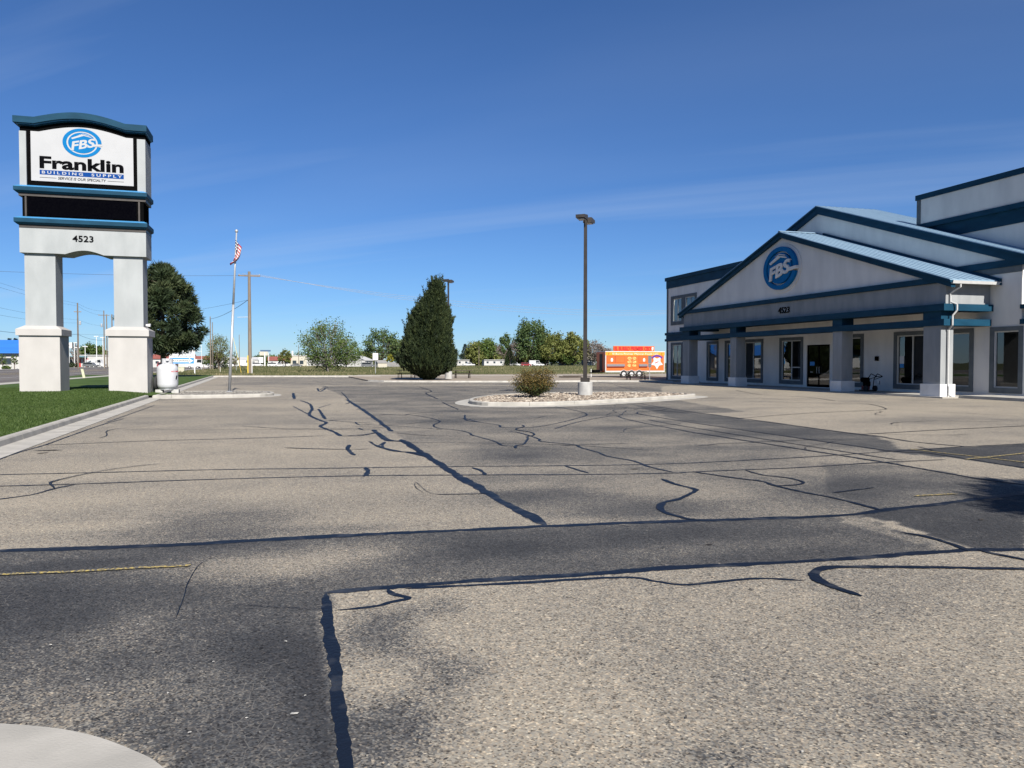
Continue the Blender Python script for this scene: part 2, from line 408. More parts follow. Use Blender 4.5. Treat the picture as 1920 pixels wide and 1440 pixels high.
M_['rock'] = LEAF('river_rock', [(0.05, (0.075, 0.06, 0.05)), (0.3, (0.17, 0.137, 0.108)), (0.7, (0.28, 0.232, 0.182)), (1.0, (0.42, 0.375, 0.315))], 1, 0.0, 0.8, 0.0)
M_['pebble'] = LEAF('grey_gravel', [(0.05, (0.085, 0.08, 0.074)), (0.6, (0.165, 0.155, 0.14)), (1.0, (0.26, 0.245, 0.22))], 1, 0.0, 0.85, 0.0)
M_['juniper'] = LEAF('juniper_foliage', [(0.1, (0.007, 0.014, 0.006)), (0.5, (0.019, 0.031, 0.011)), (0.9, (0.048, 0.062, 0.021))], 0.9, 0.35, trans=0.10)
M_['pine'] = LEAF('pine_needles', [(0.1, (0.008, 0.016, 0.008)), (0.5, (0.026, 0.042, 0.017)), (0.9, (0.085, 0.100, 0.042))], 0.7, 0.4, trans=0.10)  # palest stop brightened to put highlights on the clumps into the colour
M_['bluespruce'] = LEAF('blue_spruce_needles', [(0.1, (0.014, 0.028, 0.026)), (0.9, (0.050, 0.080, 0.072))], 0.5, 0.4, trans=0.1)
M_['leafgreen'] = LEAF('green_leaves', [(0.1, (0.038, 0.066, 0.016)), (0.5, (0.085, 0.132, 0.032)), (0.9, (0.165, 0.205, 0.060))], 0.4, 0.4, trans=.35)
M_['leafpop'] = LEAF('poplar_leaves', [(0.1, (0.034, 0.062, 0.022)), (0.5, (0.075, 0.118, 0.040)), (0.9, (0.15, 0.19, 0.075))], 0.4, 0.4, trans=.35)
M_['leafyel'] = LEAF('young_yellow_green_leaves', [(0.1, (0.075, 0.092, 0.022)), (0.5, (0.145, 0.165, 0.045)), (0.9, (0.24, 0.235, 0.075))], 0.3, 0.4, trans=.35)
M_['leafbare'] = LEAF('budding_twigs', [(0.1, (0.10, 0.080, 0.070)), (0.5, (0.18, 0.15, 0.135)), (0.9, (0.26, 0.23, 0.20))], 0.3, 0.4)
M_['leafshrub'] = LEAF('yellow_shrub_leaves', [(0.1, (0.10, 0.11, 0.010)), (0.9, (0.26, 0.24, 0.03))], 0.5, 0.4)
M_['bushleaf'] = LEAF('bronze_shrub_leaves', [(0.08, (0.016, 0.020, 0.007)), (0.33, (0.048, 0.046, 0.014)), (0.55, (0.120, 0.080, 0.022)), (0.75, (0.20, 0.14, 0.042)), (0.95, (0.34, 0.28, 0.12))], 3.0, 0.35)
M_['bushgreen'] = LEAF('green_shrub_leaves', [(0.1, (0.018, 0.032, 0.010)), (0.9, (0.085, 0.11, 0.035))], 3.0, 0.4)
M_['litter'] = LEAF('litter', [(0.2, (0.045, 0.040, 0.036)), (0.9, (0.30, 0.29, 0.27))], 1, 0.0, 0.8, 0.0)

# ================================================================== GROUND
m = MB(); S_ = 2600
m.add([(-S_, -S_, -0.06), (S_, -S_, -0.06), (S_, S_, -0.06), (-S_, S_, -0.06)], [(0, 1, 2, 3)])
tag(m.build('ground', M_['field']), kind='structure')

def inset(pts, d):
    """polygon (counter-clockwise) moved inward by d"""
    n = len(pts); out = []
    for i in range(n):
        p, a, b = Vector(pts[i]), Vector(pts[i - 1]), Vector(pts[(i + 1) % n])
        e1 = (p - a).normalized(); e2 = (b - p).normalized()
        n1 = Vector((-e1.y, e1.x)); n2 = Vector((-e2.y, e2.x)); q = (n1 + n2)
        q = q / max(0.35, q.length_squared / 2) if q.length > 1e-6 else n1
        out.append(tuple(p + q * d / 1.0))
    return out
def ccw(pts):
    a = sum(p[0] * q[1] - q[0] * p[1] for p, q in zip(pts, pts[1:] + pts[:1]))
    return pts if a > 0 else pts[::-1]
def smooth_poly(pts, closed=True, k=4):
    n = len(pts); out = []
    rngi = range(n) if closed else range(n - 1)
    for i in rngi:
        p0 = Vector(pts[(i - 1) % n] if closed else pts[max(i - 1, 0)]); p1 = Vector(pts[i]); p2 = Vector(pts[(i + 1) % n])
        p3 = Vector(pts[(i + 2) % n] if closed else pts[min(i + 2, n - 1)])
        for j in range(k):
            t = j / k
            out.append(tuple(0.5 * ((2 * p1) + (-p0 + p2) * t + (2 * p0 - 5 * p1 + 4 * p2 - p3) * t * t + (-p0 + 3 * p1 - 3 * p2 + p3) * t ** 3)))
    if not closed: out.append(tuple(pts[-1]))
    return out
def kerbX(y): return -4.62 - 0.0405 * y      # the long lawn kerb runs a little off the lot's axis

# ------------------------------------------------------------------ parking lot sheet
def axis(segs):
    out = []
    for a, b, s in segs: out += list(np.arange(a, b, s))
    return np.array(out + [segs[-1][1]])
xs = axis([(-9, -6, .3), (-6, 9, .09), (9, 24, .16), (24, 60, .5)])
ys = axis([(-14, 2, .5), (2, 9, .045), (9, 20, .08), (20, 45, .2), (45, 104, .6)])
XX, YY = np.meshgrid(xs, ys)
def vnoise(x, y, s, seed):
    """value noise on arrays"""
    r = np.random.default_rng(seed).random((256, 256))
    x, y = x * s, y * s; xi, yi = np.floor(x).astype(int), np.floor(y).astype(int); fx, fy = x - xi, y - yi
    fx, fy = fx * fx * (3 - 2 * fx), fy * fy * (3 - 2 * fy)
    g = lambda i, j: r[i % 256, j % 256]
    return (g(xi, yi) * (1 - fx) + g(xi + 1, yi) * fx) * (1 - fy) + (g(xi, yi + 1) * (1 - fx) + g(xi + 1, yi + 1) * fx) * fy
def fbm(x, y, s, seed, o=4):
    return sum(vnoise(x, y, s * 2 ** k, seed + k) * 0.5 ** k for k in range(o)) / sum(0.5 ** k for k in range(o))
wx = XX + 0.35 * (fbm(XX, YY, 1.1, 1) - .5); wy = YY + 0.35 * (fbm(XX, YY, 1.1, 9) - .5)
def inpoly(px, x, y, z=0):
    pts = [G(*p) for p in px]; ins = np.zeros(x.shape, bool)
    for (x0, y0), (x1, y1) in zip(pts, pts[1:] + pts[:1]):
        c = ((y0 > y) != (y1 > y)) & (x < (x1 - x0) * (y - y0) / (y1 - y0 + 1e-12) + x0); ins ^= c
    return ins
dark = np.full(XX.shape, 0.17)
dark += 0.38 * (fbm(XX, YY, 0.22, 21) - .5) + 0.34 * (fbm(XX * .6, YY, 0.9, 31) - .5)
def poly(px, val, edge=0.0, mix=1.0):
    global dark
    k = inpoly(px, wx if edge else XX, wy if edge else YY)
    dark = np.where(k, dark * (1 - mix) + (val + .34 * (fbm(XX, YY, .8, 41) - .5) + .26 * (fbm(XX * .4, YY, 1.7, 47) - .5)) * mix, dark)
def blob(px, py, rx, ry, val):
    global dark
    x0, y0 = G(px, py); k = np.exp(-(((wx - x0) / rx) ** 2 + ((wy - y0) / ry) ** 2) ** 1.5)
    dark += val * k
# grey driving lane and dark strips between the seams
poly([(650, 749), (850, 757), (1280, 770), (1640, 818), (1700, 862), (1650, 955), (1500, 970), (1025, 986), (900, 915), (760, 828)], 0.42, 1)
poly([(600, 724), (1240, 724), (1240, 745), (1400, 772), (850, 790), (660, 750)], 0.47, 1)
poly([(430, 706), (1290, 706), (1290, 724), (430, 722)], 0.36, 1)
poly([(1180, 757), (1280, 770), (1640, 817), (1700, 845), (1660, 845), (1280, 790)], 0.66, 1)
poly([(1640, 845), (1813, 838), (1925, 832), (1925, 880), (1820, 862)], 0.86)
poly([(1540, 868), (1690, 873), (1925, 911), (1925, 930), (1760, 945), (1660, 955), (1560, 925)], 0.58, 1)
poly([(-60, 1036), (320, 1023), (640, 1006), (1000, 989), (1280, 978), (1610, 965), (1660, 985), (1800, 1031), (1500, 1052), (1280, 1063), (900, 1089), (612, 1111), (614, 1170), (632, 1300), (652, 1440), (665, 1530), (-200, 1530)], 0.70)
poly([(1610, 965), (1760, 946), (1925, 926), (1925, 1031), (1835, 1031), (1740, 1002), (1680, 980)], 0.90)
poly([(1560, 968), (1612, 966), (1690, 1000), (1800, 1030), (1760, 1033), (1650, 1003)], 0.45, 1)
for b in [(730, 1190, .28, .5, .50), (860, 1265, .25, .30, .42), (700, 1380, .25, .35, .50), (790, 1330, .3, .3, .25), (830, 1140, .25, .25, .3),
          (380, 985, 1.0, .7, .35), (560, 1000, 1.2, .35, .30), (150, 985, .75, .28, -.32), (480, 1060, .9, .45, -.28), (620, 1040, .9, .5, -.30),
          (330, 1290, .5, .35, -.22), (250, 1180, .45, .3, -.15), (90, 1330, .3, .3, -.12), (60, 1180, .45, .5, .2), (520, 1210, .25, .4, .25), (590, 1300, .15, .5, .25),
          (1100, 1010, 1.2, .45, .16), (1380, 1000, .9, .35, .22), (960, 1030, .8, .3, .15), (1000, 930, .9, .6, .25), (1180, 950, 1., .5, .22), (940, 900, .7, .5, .2),
          (1600, 905, 1.0, .8, .22), (1330, 815, 2.2, 1.2, .15), (1000, 850, 2, 1, .18), (860, 790, 2, 1.2, .16), (1700, 770, 3, 2, -.25), (1500, 775, 3, 2.0, -.15),
          (1080, 1300, .5, .4, -.1), (1750, 1330, .35, .5, .12), (1330, 1420, .25, .2, .25), (1650, 1150, .5, .3, .12), (200, 905, 1.4, 1.0, .10),
          (1480, 1040, .8, .2, .15), (20, 1120, .5, .3, .2), (120, 1060, .8, .2, .2)]:
    blob(b[0], b[1], b[2], b[3], b[4] * .85)
_ap = [G(*p) for p in ((-40, 1370), (0, 1369), (45, 1372), (90, 1376), (120, 1381), (150, 1386), (175, 1393), (200, 1400), (225, 1409), (250, 1420), (290, 1440), (330, 1475))]
dist = np.full(XX.shape, 9.0)
for (ax, ay), (bx_, by_) in zip(_ap[:-1], _ap[1:]):
    for k in np.linspace(0, 1, 6): dist = np.minimum(dist, np.hypot(XX - (ax + (bx_ - ax) * k), YY - (ay + (by_ - ay) * k)))
near = np.exp(-(dist / .10) ** 2)
dark += near * (1.5 * (fbm(XX, YY, 14, 61) - .62))          # grit and salt along the apron
dark = np.clip(dark, 0.0, 1.0)
ny, nx = XX.shape
me = bpy.data.meshes.new('parking_lot')
vv = np.stack([XX.ravel(), YY.ravel(), np.zeros(XX.size)], 1)
idx = np.arange(ny * nx).reshape(ny, nx)
ff = np.stack([idx[:-1, :-1], idx[:-1, 1:], idx[1:, 1:], idx[1:, :-1]], -1).reshape(-1, 4)
me.vertices.add(len(vv)); me.vertices.foreach_set('co', vv.ravel())
me.loops.add(ff.size); me.loops.foreach_set('vertex_index', ff.ravel())
me.polygons.add(len(ff)); me.polygons.foreach_set('loop_start', np.arange(0, ff.size, 4)); me.polygons.foreach_set('loop_total', np.full(len(ff), 4))
me.update(); me.validate()
at = me.attributes.new('dark', 'FLOAT', 'POINT'); at.data.foreach_set('value', dark.ravel().astype(np.float32))
me.materials.append(M_['asphalt'])
lot = bpy.data.objects.new('parking_lot', me); col.objects.link(lot); tag(lot, kind='structure')

# ------------------------------------------------------------------ sealed cracks, each a thin poured strip
SEAMS = [
 (.115, [(-40, 1034), (100, 1030), (320, 1022), (640, 1005), (1000, 988), (1280, 977), (1480, 971), (1610, 964), (1655, 957), (1760, 945), (1840, 935), (1960, 922)]),
 (.100, [(607, 1112), (700, 1104), (900, 1089), (1100, 1077), (1280, 1064), (1500, 1053), (1790, 1033), (1835, 1031), (1960, 1031)]),
 (.050, [(760, 1104), (960, 1094), (1170, 1083), (1230, 1090), (1280, 1097), (1340, 1092), (1430, 1085), (1508, 1089)]),
 (.062, [(611, 1113), (614, 1170), (625, 1230), (632, 1300), (640, 1370), (650, 1440), (665, 1540)]),
 (.045, [(628, 1145), (700, 1138), (735, 1129), (768, 1122), (738, 1114), (727, 1105)]),
 (.130, [(650, 749), (690, 775), (735, 809)]),
 (.140, [(752, 824), (800, 855), (840, 880), (880, 905), (940, 940), (1000, 970), (1026, 986)]),
 (.080, [(706, 812), (725, 826), (757, 829), (775, 842)]),
 (.060, [(640, 818), (680, 815), (707, 812)]),
 (.055, [(693, 828), (708, 836), (722, 829), (718, 839), (760, 848), (800, 857)]),
 (.080, [(655, 834), (652, 843), (665, 854)]),
 (.075, [(685, 876), (690, 885), (682, 894)]),
 (.14, [(550, 737), (552, 748)]),
 (.10, [(563, 751), (580, 757), (585, 767), (580, 778), (600, 788), (612, 793), (601, 800), (627, 810), (638, 818)]),
 (.09, [(597, 767), (610, 786)]), (.10, [(595, 728), (600, 734), (611, 728)]), (.05, [(550, 762), (580, 778)]), (.05, [(597, 765), (620, 758)]),
 (.055, [(-40, 891), (200, 886), (400, 881), (640, 878), (840, 875), (1100, 873), (1280, 869), (1480, 859), (1560, 854), (1667, 847), (1803, 838), (1960, 830)]),
 (.060, [(-40, 913), (140, 908), (400, 899), (640, 893), (860, 891), (1100, 890), (1270, 887), (1300, 885), (1497, 877), (1640, 868), (1773, 862)]),
 (.055, [(140, 909), (100, 917), (60, 928), (-30, 940)]),
 (.050, [(83, 835), (277, 827), (467, 822), (612, 817)]),
 (.055, [(-30, 872), (30, 850), (83, 835), (130, 818), (190, 797), (232, 785)]),
 (.05, [(200, 792), (290, 760)]), (.035, [(267, 769), (400, 771), (550, 769), (640, 771)]), (.02, [(233, 805), (640, 806)]), (.035, [(533, 840), (587, 842), (645, 843)]),
 (.045, [(712, 778), (760, 777), (802, 783), (825, 790), (813, 797), (822, 803), (860, 807), (880, 812), (885, 816), (900, 820), (928, 828), (942, 836)]),
 (.05, [(838, 783), (868, 784), (900, 792), (935, 797), (944, 802), (1010, 800), (1080, 785), (1098, 775), (1040, 762)]),
 (.055, [(953, 809), (975, 812), (1010, 823), (1015, 828), (1075, 834), (1090, 840), (1120, 848), (1140, 856), (1190, 865), (1215, 875), (1262, 886)]),
 (.05, [(1040, 804), (1090, 790), (1150, 780), (1170, 785), (1215, 795), (1290, 809)]),
 (.075, [(787, 726), (801, 730), (809, 734), (799, 737), (804, 741), (821, 748)]), (.06, [(829, 754), (843, 761), (860, 768)]),
 (.03, [(760, 830), (900, 831), (1050, 834), (1225, 845)]), (.03, [(660, 794), (760, 800), (830, 806)]),
 (.06, [(885, 877), (900, 882), (911, 891)]), (.045, [(1060, 874), (1105, 888)]),
 (.070, [(1240, 898), (1262, 907), (1300, 917), (1302, 922), (1275, 935), (1245, 943), (1238, 952), (1250, 962), (1285, 972), (1312, 976)]),
 (.035, [(815, 928), (917, 926)]),
 (.070, [(1200, 757), (1280, 770), (1393, 785), (1613, 815), (1640, 817), (1707, 828), (1813, 838)]),
 (.065, [(1190, 775), (1280, 790), (1430, 812), (1613, 838), (1680, 847), (1740, 850), (1820, 862), (1960, 884)]),
 (.050, [(1215, 787), (1280, 799), (1600, 850), (1690, 863)]),
 (.075, [(1280, 808), (1600, 858), (1680, 871), (1830, 897), (1960, 914)]),
 (.060, [(1300, 885), (1380, 897), (1430, 903), (1450, 910), (1500, 922), (1580, 938), (1655, 958)]),
 (.050, [(1397, 882), (1430, 891), (1480, 897), (1506, 905), (1490, 910), (1455, 911)]),
 (.060, [(1613, 815), (1770, 806), (1960, 797)]),
 (.045, [(1380, 785), (1513, 775), (1647, 769), (1658, 765), (1630, 758), (1597, 756)]), (.03, [(1658, 767), (1960, 783)]),
 (.065, [(1690, 999), (1740, 1008), (1790, 1023), (1815, 1034)]), (.06, [(1832, 1031), (1870, 1040), (1960, 1058)]),
 (.072, [(1617, 1119), (1573, 1105), (1540, 1092), (1528, 1081), (1535, 1070), (1560, 1064), (1620, 1064), (1700, 1064), (1960, 1068)]),
 (.06, [(1380, 732), (1427, 740), (1513, 745), (1567, 752)]), (.10, [(1120, 716), (1180, 722), (1250, 722)]), (.06, [(1152, 722), (1200, 735)]),
 (.05, [(300, 722), (360, 716)]), (.08, [(590, 716), (700, 716), (840, 715)]),
 (.05, [(615, 788), (650, 791), (700, 794)]), (.035, [(525, 806), (640, 806), (714, 806)]), (.045, [(666, 792), (675, 797), (699, 796)]), (.045, [(671, 803), (682, 807)]),
 (.11, [(700, 806), (728, 825), (762, 829), (790, 850)]), (.06, [(640, 818), (679, 817), (706, 811)]), (.08, [(703, 835), (720, 841), (744, 847), (775, 849), (796, 856)]), (.05, [(690, 828), (700, 830)]),
 (.04, [(697, 842), (645, 843), (533, 840)]), (.045, [(705, 776), (755, 779), (771, 776), (830, 772), (900, 774)]), (.035, [(740, 812), (802, 817), (888, 818)]), (.05, [(872, 778), (874, 788), (900, 792)]),
 (.035, [(933, 831), (945, 836), (1000, 838)]), (.04, [(1052, 836), (1130, 833), (1180, 832)]), (.04, [(1100, 763), (1180, 765), (1290, 775)]), (.05, [(640, 735), (655, 752), (648, 758)]),
 (.05, [(1440, 754), (1560, 756), (1597, 756)]), (.04, [(1300, 745), (1430, 748), (1513, 752)]), (.05, [(590, 716), (640, 722), (700, 722)]), (.035, [(1560, 925), (1640, 915)]),
 (.006, [(330, 1160), (345, 1120), (352, 1095), (372, 1062), (395, 1048)]), (.006, [(440, 1136), (520, 1140), (608, 1145)]),
 (.008, [(795, 925), (780, 915), (780, 905), (800, 922), (815, 927)]),
]
SEAMS = [(w, [G(*p) for p in px]) for w, px in SEAMS]
rc = random.Random(42)
for k in range(34):                     # fine jagged side cracks wandering off across the lot
    x, y = rc.uniform(-4, 20), 9 + 36 * rc.random(); a = rc.choice((0, 1.57, 3.14)) + rc.uniform(-.5, .5); ln = []
    for j in range(rc.randint(5, 12)):
        ln.append((x, y)); a += rc.uniform(-.55, .55); st_ = rc.uniform(.25, .7) * (.5 + y / 30); x += math.cos(a) * st_; y += math.sin(a) * st_
    SEAMS.append((rc.uniform(.016, .042) * (.6 + y / 40), ln))
for i, (w, px) in enumerate(SEAMS):
    pts = smooth_poly(px, False, 5)
    # even steps with ragged edges
    fine = [Vector(pts[0])]
    for a, b in zip(pts[:-1], pts[1:]):
        a, b = Vector(a), Vector(b); k = max(1, int((b - a).length / max(w * .45, .03)))
        k = min(k, 70)
        fine += [a + (b - a) * (j + 1) / k for j in range(k)]
    n = len(fine); z = 0.0025 + 0.00009 * i; mb = MB(); L = []
    r1 = random.Random(i)
    jl = jr = 0
    for j, p in enumerate(fine):
        t = (fine[min(j + 1, n - 1)] - fine[max(j - 1, 0)]).normalized(); nn = Vector((-t.y, t.x))
        e = min(1, (j + .4) / 3, (n - j - .6) / 3); jl = jl * .72 + r1.uniform(-.24, .24); jr = jr * .72 + r1.uniform(-.24, .24)
        hw = w / 2 * max(.15, e)
        a = p + nn * hw * (1 + jl); b = p - nn * hw * (1 + jr)
        L += [(a.x, a.y, z), ((a.x + b.x) / 2, (a.y + b.y) / 2, z + .0015), (b.x, b.y, z)]
    fs = []
    for j in range(n - 1):
        q = j * 3; fs += [(q, q + 1, q + 4, q + 3), (q + 1, q + 2, q + 5, q + 4)]
    mb.add(L, [f[::-1] for f in fs]); mb.build('tar_seam', M_['tar'], lot, smooth=True)
for i, (w, px) in enumerate([(.05, [(-30, 1080), (128, 1074), (250, 1067), (357, 1062)]), (.06, [(1707, 843), (1815, 855), (1960, 872)]), (.06, [(1810, 862), (1870, 856), (1960, 846)]), (.05, [(1715, 931), (1793, 927)])]):
    pts = [Vector(G(*p)) for p in px]; mb = MB(); L = []
    for j, p in enumerate(pts):
        t = (pts[min(j + 1, len(pts) - 1)] - pts[max(j - 1, 0)]).normalized(); nn = Vector((-t.y, t.x)) * w / 2; zz = .0105 + .0003 * i
        L += [((p + nn).x, (p + nn).y, zz), ((p - nn).x, (p - nn).y, zz)]
    mb.add(L, [(2 * j, 2 * j + 1, 2 * j + 3, 2 * j + 2) for j in range(len(pts) - 1)]); mb.build('painted_line', M_['paint'], lot)

# ------------------------------------------------------------------ concrete: apron, kerbs, gutters
ap = smooth_poly([(-40, 1370), (0, 1369), (90, 1376), (150, 1386), (200, 1400), (250, 1420), (290, 1440), (330, 1475)], False, 4)
pts = [G(*p) for p in ap]; e = pts[-1]
poly_ap = ccw(pts + [(e[0] - .1, 1.2), (-3.4, 1.2), (-3.4, pts[0][1] + .05)])
mb = MB(); mb.flat(poly_ap, -.02, .030); tag(mb.build('concrete_apron', M_['concrete']), kind='structure')

def kerb_run(name, line, w=.16, h=.15, seg=3.0, gutter=.55, side=1):
    """upright kerb blocks along a line with a flush gutter slab; side=+1: gutter to the right of travel"""
    root = None; acc = []
    P = [Vector(p) for p in line]
    pos = [P[0]]
    for a, b in zip(P[:-1], P[1:]):
        k = max(1, round((b - a).length / seg)); pos += [a + (b - a) * (j + 1) / k for j in range(k)]
    for j in range(len(pos) - 1):
        a, b = pos[j], pos[j + 1]; t = (b - a).normalized(); a2 = a + t * .007; b2 = b - t * .007
        nn = Vector((t.y, -t.x)) * side
        mb = MB()
        prof = [(-w, -.03), (-w, h), (-.03, h), (0, h - .03), (.02, .02), (gutter, .012), (gutter, -.03)]
        va = [((a2 + nn * u).x, (a2 + nn * u).y, z) for u, z in prof]; vb = [((b2 + nn * u).x, (b2 + nn * u).y, z) for u, z in prof]
        n = len(prof); mb.add(va + vb, [tuple(range(n)), tuple(range(2 * n - 1, n - 1, -1))] + [(i, n + i, n + (i + 1) % n, (i + 1) % n) for i in range(n)])
        if root is None: root = mb.build(name, M_['concrete']); tag(root, kind='structure')
        else: mb.build('kerb_block', M_['concrete'], root)
    return root
kerb_run('lawn_kerb', [(kerbX(y), y) for y in (-12, 12, 24, 37.4)])
kerb_run('lawn_kerb', [(kerbX(y), y) for y in (42.8, 60, 76, 90.5)])
kerb_run('far_kerb', [(kerbX(91), 91.2), (4.0, 88), (9.5, 86.2)], gutter=.5)

# lawn: left of the kerb to the street
lawn = MB()
lp = ccw([(kerbX(-12) - .16, -12), (kerbX(100) - .16, 99), (-24.5, 104), (-19.3, 60), (-18.6, 40), (-18.2, -12)])
lawn.flat(lp, -.05, .12)
lawn_o = lawn.build('lawn', M_['lawn']); tag(lawn_o, kind='structure')
# a low mound under the sign
mb = MB(); n = 28; rings = [(7.2, .118), (5.6, .17), (4.4, .25), (3.6, .30)]
vsx = []
for r, z in rings:
    for i in range(n):
        t = 2 * math.pi * i / n; vsx.append((-9.8 + math.cos(t) * r * (.62 if math.cos(t) > 0 else 1.1), 40.0 + math.sin(t) * r * .55, z))
fs = [(k * n + i, k * n + (i + 1) % n, (k + 1) * n + (i + 1) % n, (k + 1) * n + i) for k in range(3) for i in range(n)] + [tuple(range(3 * n, 4 * n))]
mb.add(vsx, fs); tag(mb.build('lawn_mound', M_['lawn'], smooth=True), kind='structure')
def moundz(x, y):
    dx = (x + 9.8) / (.62 if x > -9.8 else 1.1); r = math.hypot(dx, (y - 40) / .55)
    return .12 if r > 7.2 else (.30 if r < 3.6 else .12 + (.18) * (7.2 - r) / 3.6)
gb = MB(); rr = random.Random(3)
cnt = 0
while cnt < 62000:
    y = 15.5 + 36 * rr.random() ** 1.5; x = rr.uniform(-19, kerbX(y) - .17)
    if 38.9 < y < 41 and (-12 < x < -9.7 or -8.5 < x < -6.3): continue
    d = x * _fw[0] + y * _fw[1]; s = (x * _rt[0] + y * _rt[1]) / d
    if s < -.70: continue
    z = moundz(x, y) - .005; h = rr.uniform(.03, .065); a = rr.uniform(0, 6.28); w = rr.uniform(.008, .018)
    dx, dy = math.cos(a) * w, math.sin(a) * w; lx, ly = rr.uniform(-.03, .03), rr.uniform(-.03, .03)
    gb.add([(x - dx, y - dy, z), (x + dx, y + dy, z), (x + lx, y + ly, z + h)], [(0, 1, 2)], rr.random()); cnt += 1
tag(gb.build('lawn_grass', M_['grassblade']), 'short green mown grass on the lawn around the pylon sign', 'grass', kind='stuff')

# ------------------------------------------------------------------ street on the left
def strip(name, mat, x0, x1, y0, y1, z0, z1, skew=-.012, kind='structure', parent=None):
    mb = MB(); mb.flat(ccw([(x0 + skew * y0, y0), (x1 + skew * y0, y0), (x1 + skew * y1, y1), (x0 + skew * y1, y1)]), z0, z1)
    o = mb.build(name, mat, parent)
    if kind and not parent: tag(o, kind=kind)
    return o
road = strip('road', M_['road'], -56, -19.4, -60, 700, -.05, .0)
for k, (x, c) in enumerate([(-21.0, 'white'), (-28.3, 'white'), (-35.6, 'paint'), (-39.2, 'paint'), (-47, 'white')]):
    strip('lane_line', M_['white'] if c == 'white' else M_['yellow'], x, x + .14, -60, 600, .001, .006, parent=road)
strip('street_sidewalk', M_['concrete'], -19.4, -17.9, -60, 700, -.03, .135)
strip('far_sidewalk', M_['concrete'], -59.5, -56, -60, 700, -.03, .14)
# ------------------------------------------------------------------ the island of dirt with the big evergreen, and the field behind
front = [G(690, 715), G(720, 716.5), G(850, 717), G(960, 717), G(1120, 716), G(1240, 716.5), G(1262, 718)]
dp = ccw([front[0]] + front[1:] + [(33, 60), (60, 60), (60, 97), (8, 97), (6.0, 86)])
mb = MB(); mb.flat(dp, -.03, .10); tag(mb.build('dirt_island', M_['dirt']), kind='structure')
kerb_run('island_kerb', [(a[0], a[1]) for a in front], w=.2, h=.13, gutter=.45, seg=3.2)
# concrete walk at the back of the dirt island
mb = MB(); mb.flat(ccw([(-9, 92.2), (14, 87.6), (62, 82.5), (62, 84), (14, 89.2), (-9, 93.7)]), -.03, .118); tag(mb.build('back_kerb', M_['concrete']), kind='structure')
# weeds in the field
wb = MB(); rr = random.Random(5); cnt = 0
N_ = 90000
dd = 96 + 300 * rng.random(N_) ** 1.8; pxx = rng.uniform(-100, 1300, N_)
u_ = (pxx - CX) / F
wxx = dd * (_rt[0] * u_ + _fw[0]); wyy = dd * (_rt[1] * u_ + _fw[1])
keep = (wyy > 95.5) & (wxx > -17.5 - .012 * wyy) & ((vnoise(wxx, wyy * .6, .16, 77) > .34) | (rng.random(N_) < .25))
bigs = vnoise(wxx, wyy, .05, 78)
for i in np.nonzero(keep)[0][:50000]:
    x, y, d = float(wxx[i]), float(wyy[i]), float(dd[i])
    h = rr.uniform(.12, .34) * (.6 + float(bigs[i])); w = rr.uniform(.05, .14) * (d / 130); a = rr.uniform(-.6, .6)
    wb.add([(x - w * math.cos(a), y - w * math.sin(a), -.06), (x + w * math.cos(a), y + w * math.sin(a), -.06), (x + rr.uniform(-.1, .1), y, h)], [(0, 1, 2)], rr.random())
tag(wb.build('field_weeds', M_['weed']), 'rough green weeds covering the vacant field', 'weeds', kind='stuff')

# ------------------------------------------------------------------ planted islands in the lot
ICO_V = []; ph = (1 + 5 ** .5) / 2
for a, b in ((-1, ph), (1, ph), (-1, -ph), (1, -ph)): ICO_V.append((a, b, 0))
for a, b in ((-1, ph), (1, ph), (-1, -ph), (1, -ph)): ICO_V.append((0, a, b))
for a, b in ((ph, -1), (ph, 1), (-ph, -1), (-ph, 1)): ICO_V.append((a, 0, b))
ICO_V = [Vector(v).normalized() for v in ICO_V]
ICO_F = [(0, 11, 5), (0, 5, 1), (0, 1, 7), (0, 7, 10), (0, 10, 11), (1, 5, 9), (5, 11, 4), (11, 10, 2), (10, 7, 6), (7, 1, 8), (3, 9, 4), (3, 4, 2), (3, 2, 6), (3, 6, 8), (3, 8, 9), (4, 9, 5), (2, 4, 11), (6, 2, 10), (8, 6, 7), (9, 8, 1)]
def pip(x, y, pts):
    c = False
    for (x0, y0), (x1, y1) in zip(pts, pts[1:] + pts[:1]):
        if (y0 > y) != (y1 > y) and x < (x1 - x0) * (y - y0) / (y1 - y0) + x0: c = not c
    return c
def stones(name, pts, n, s0, s1, z, mat, label, seed, cat):
    mb = MB(); r = random.Random(seed); xs_ = [p[0] for p in pts]; ys_ = [p[1] for p in pts]; k = 0
    while k < n:
        x, y = r.uniform(min(xs_), max(xs_)), r.uniform(min(ys_), max(ys_))
        if not pip(x, y, pts): continue
        s = r.uniform(s0, s1); sx, sy, sz = s * r.uniform(.8, 1.3), s * r.uniform(.8, 1.3), s * r.uniform(.5, .9); a = r.uniform(0, 6.28); ca, sa = math.cos(a), math.sin(a)
        vs = []
        for v in ICO_V:
            q = 1 + r.uniform(-.18, .18); vx, vy, vz = v.x * sx * q, v.y * sy * q, v.z * sz * q
            vs.append((x + vx * ca - vy * sa, y + vx * sa + vy * ca, z + sz * .5 + vz + r.uniform(0, .01)))
        mb.add(vs, ICO_F, r.random()); k += 1
    return tag(mb.build(name, mat), label, cat, kind='stuff')
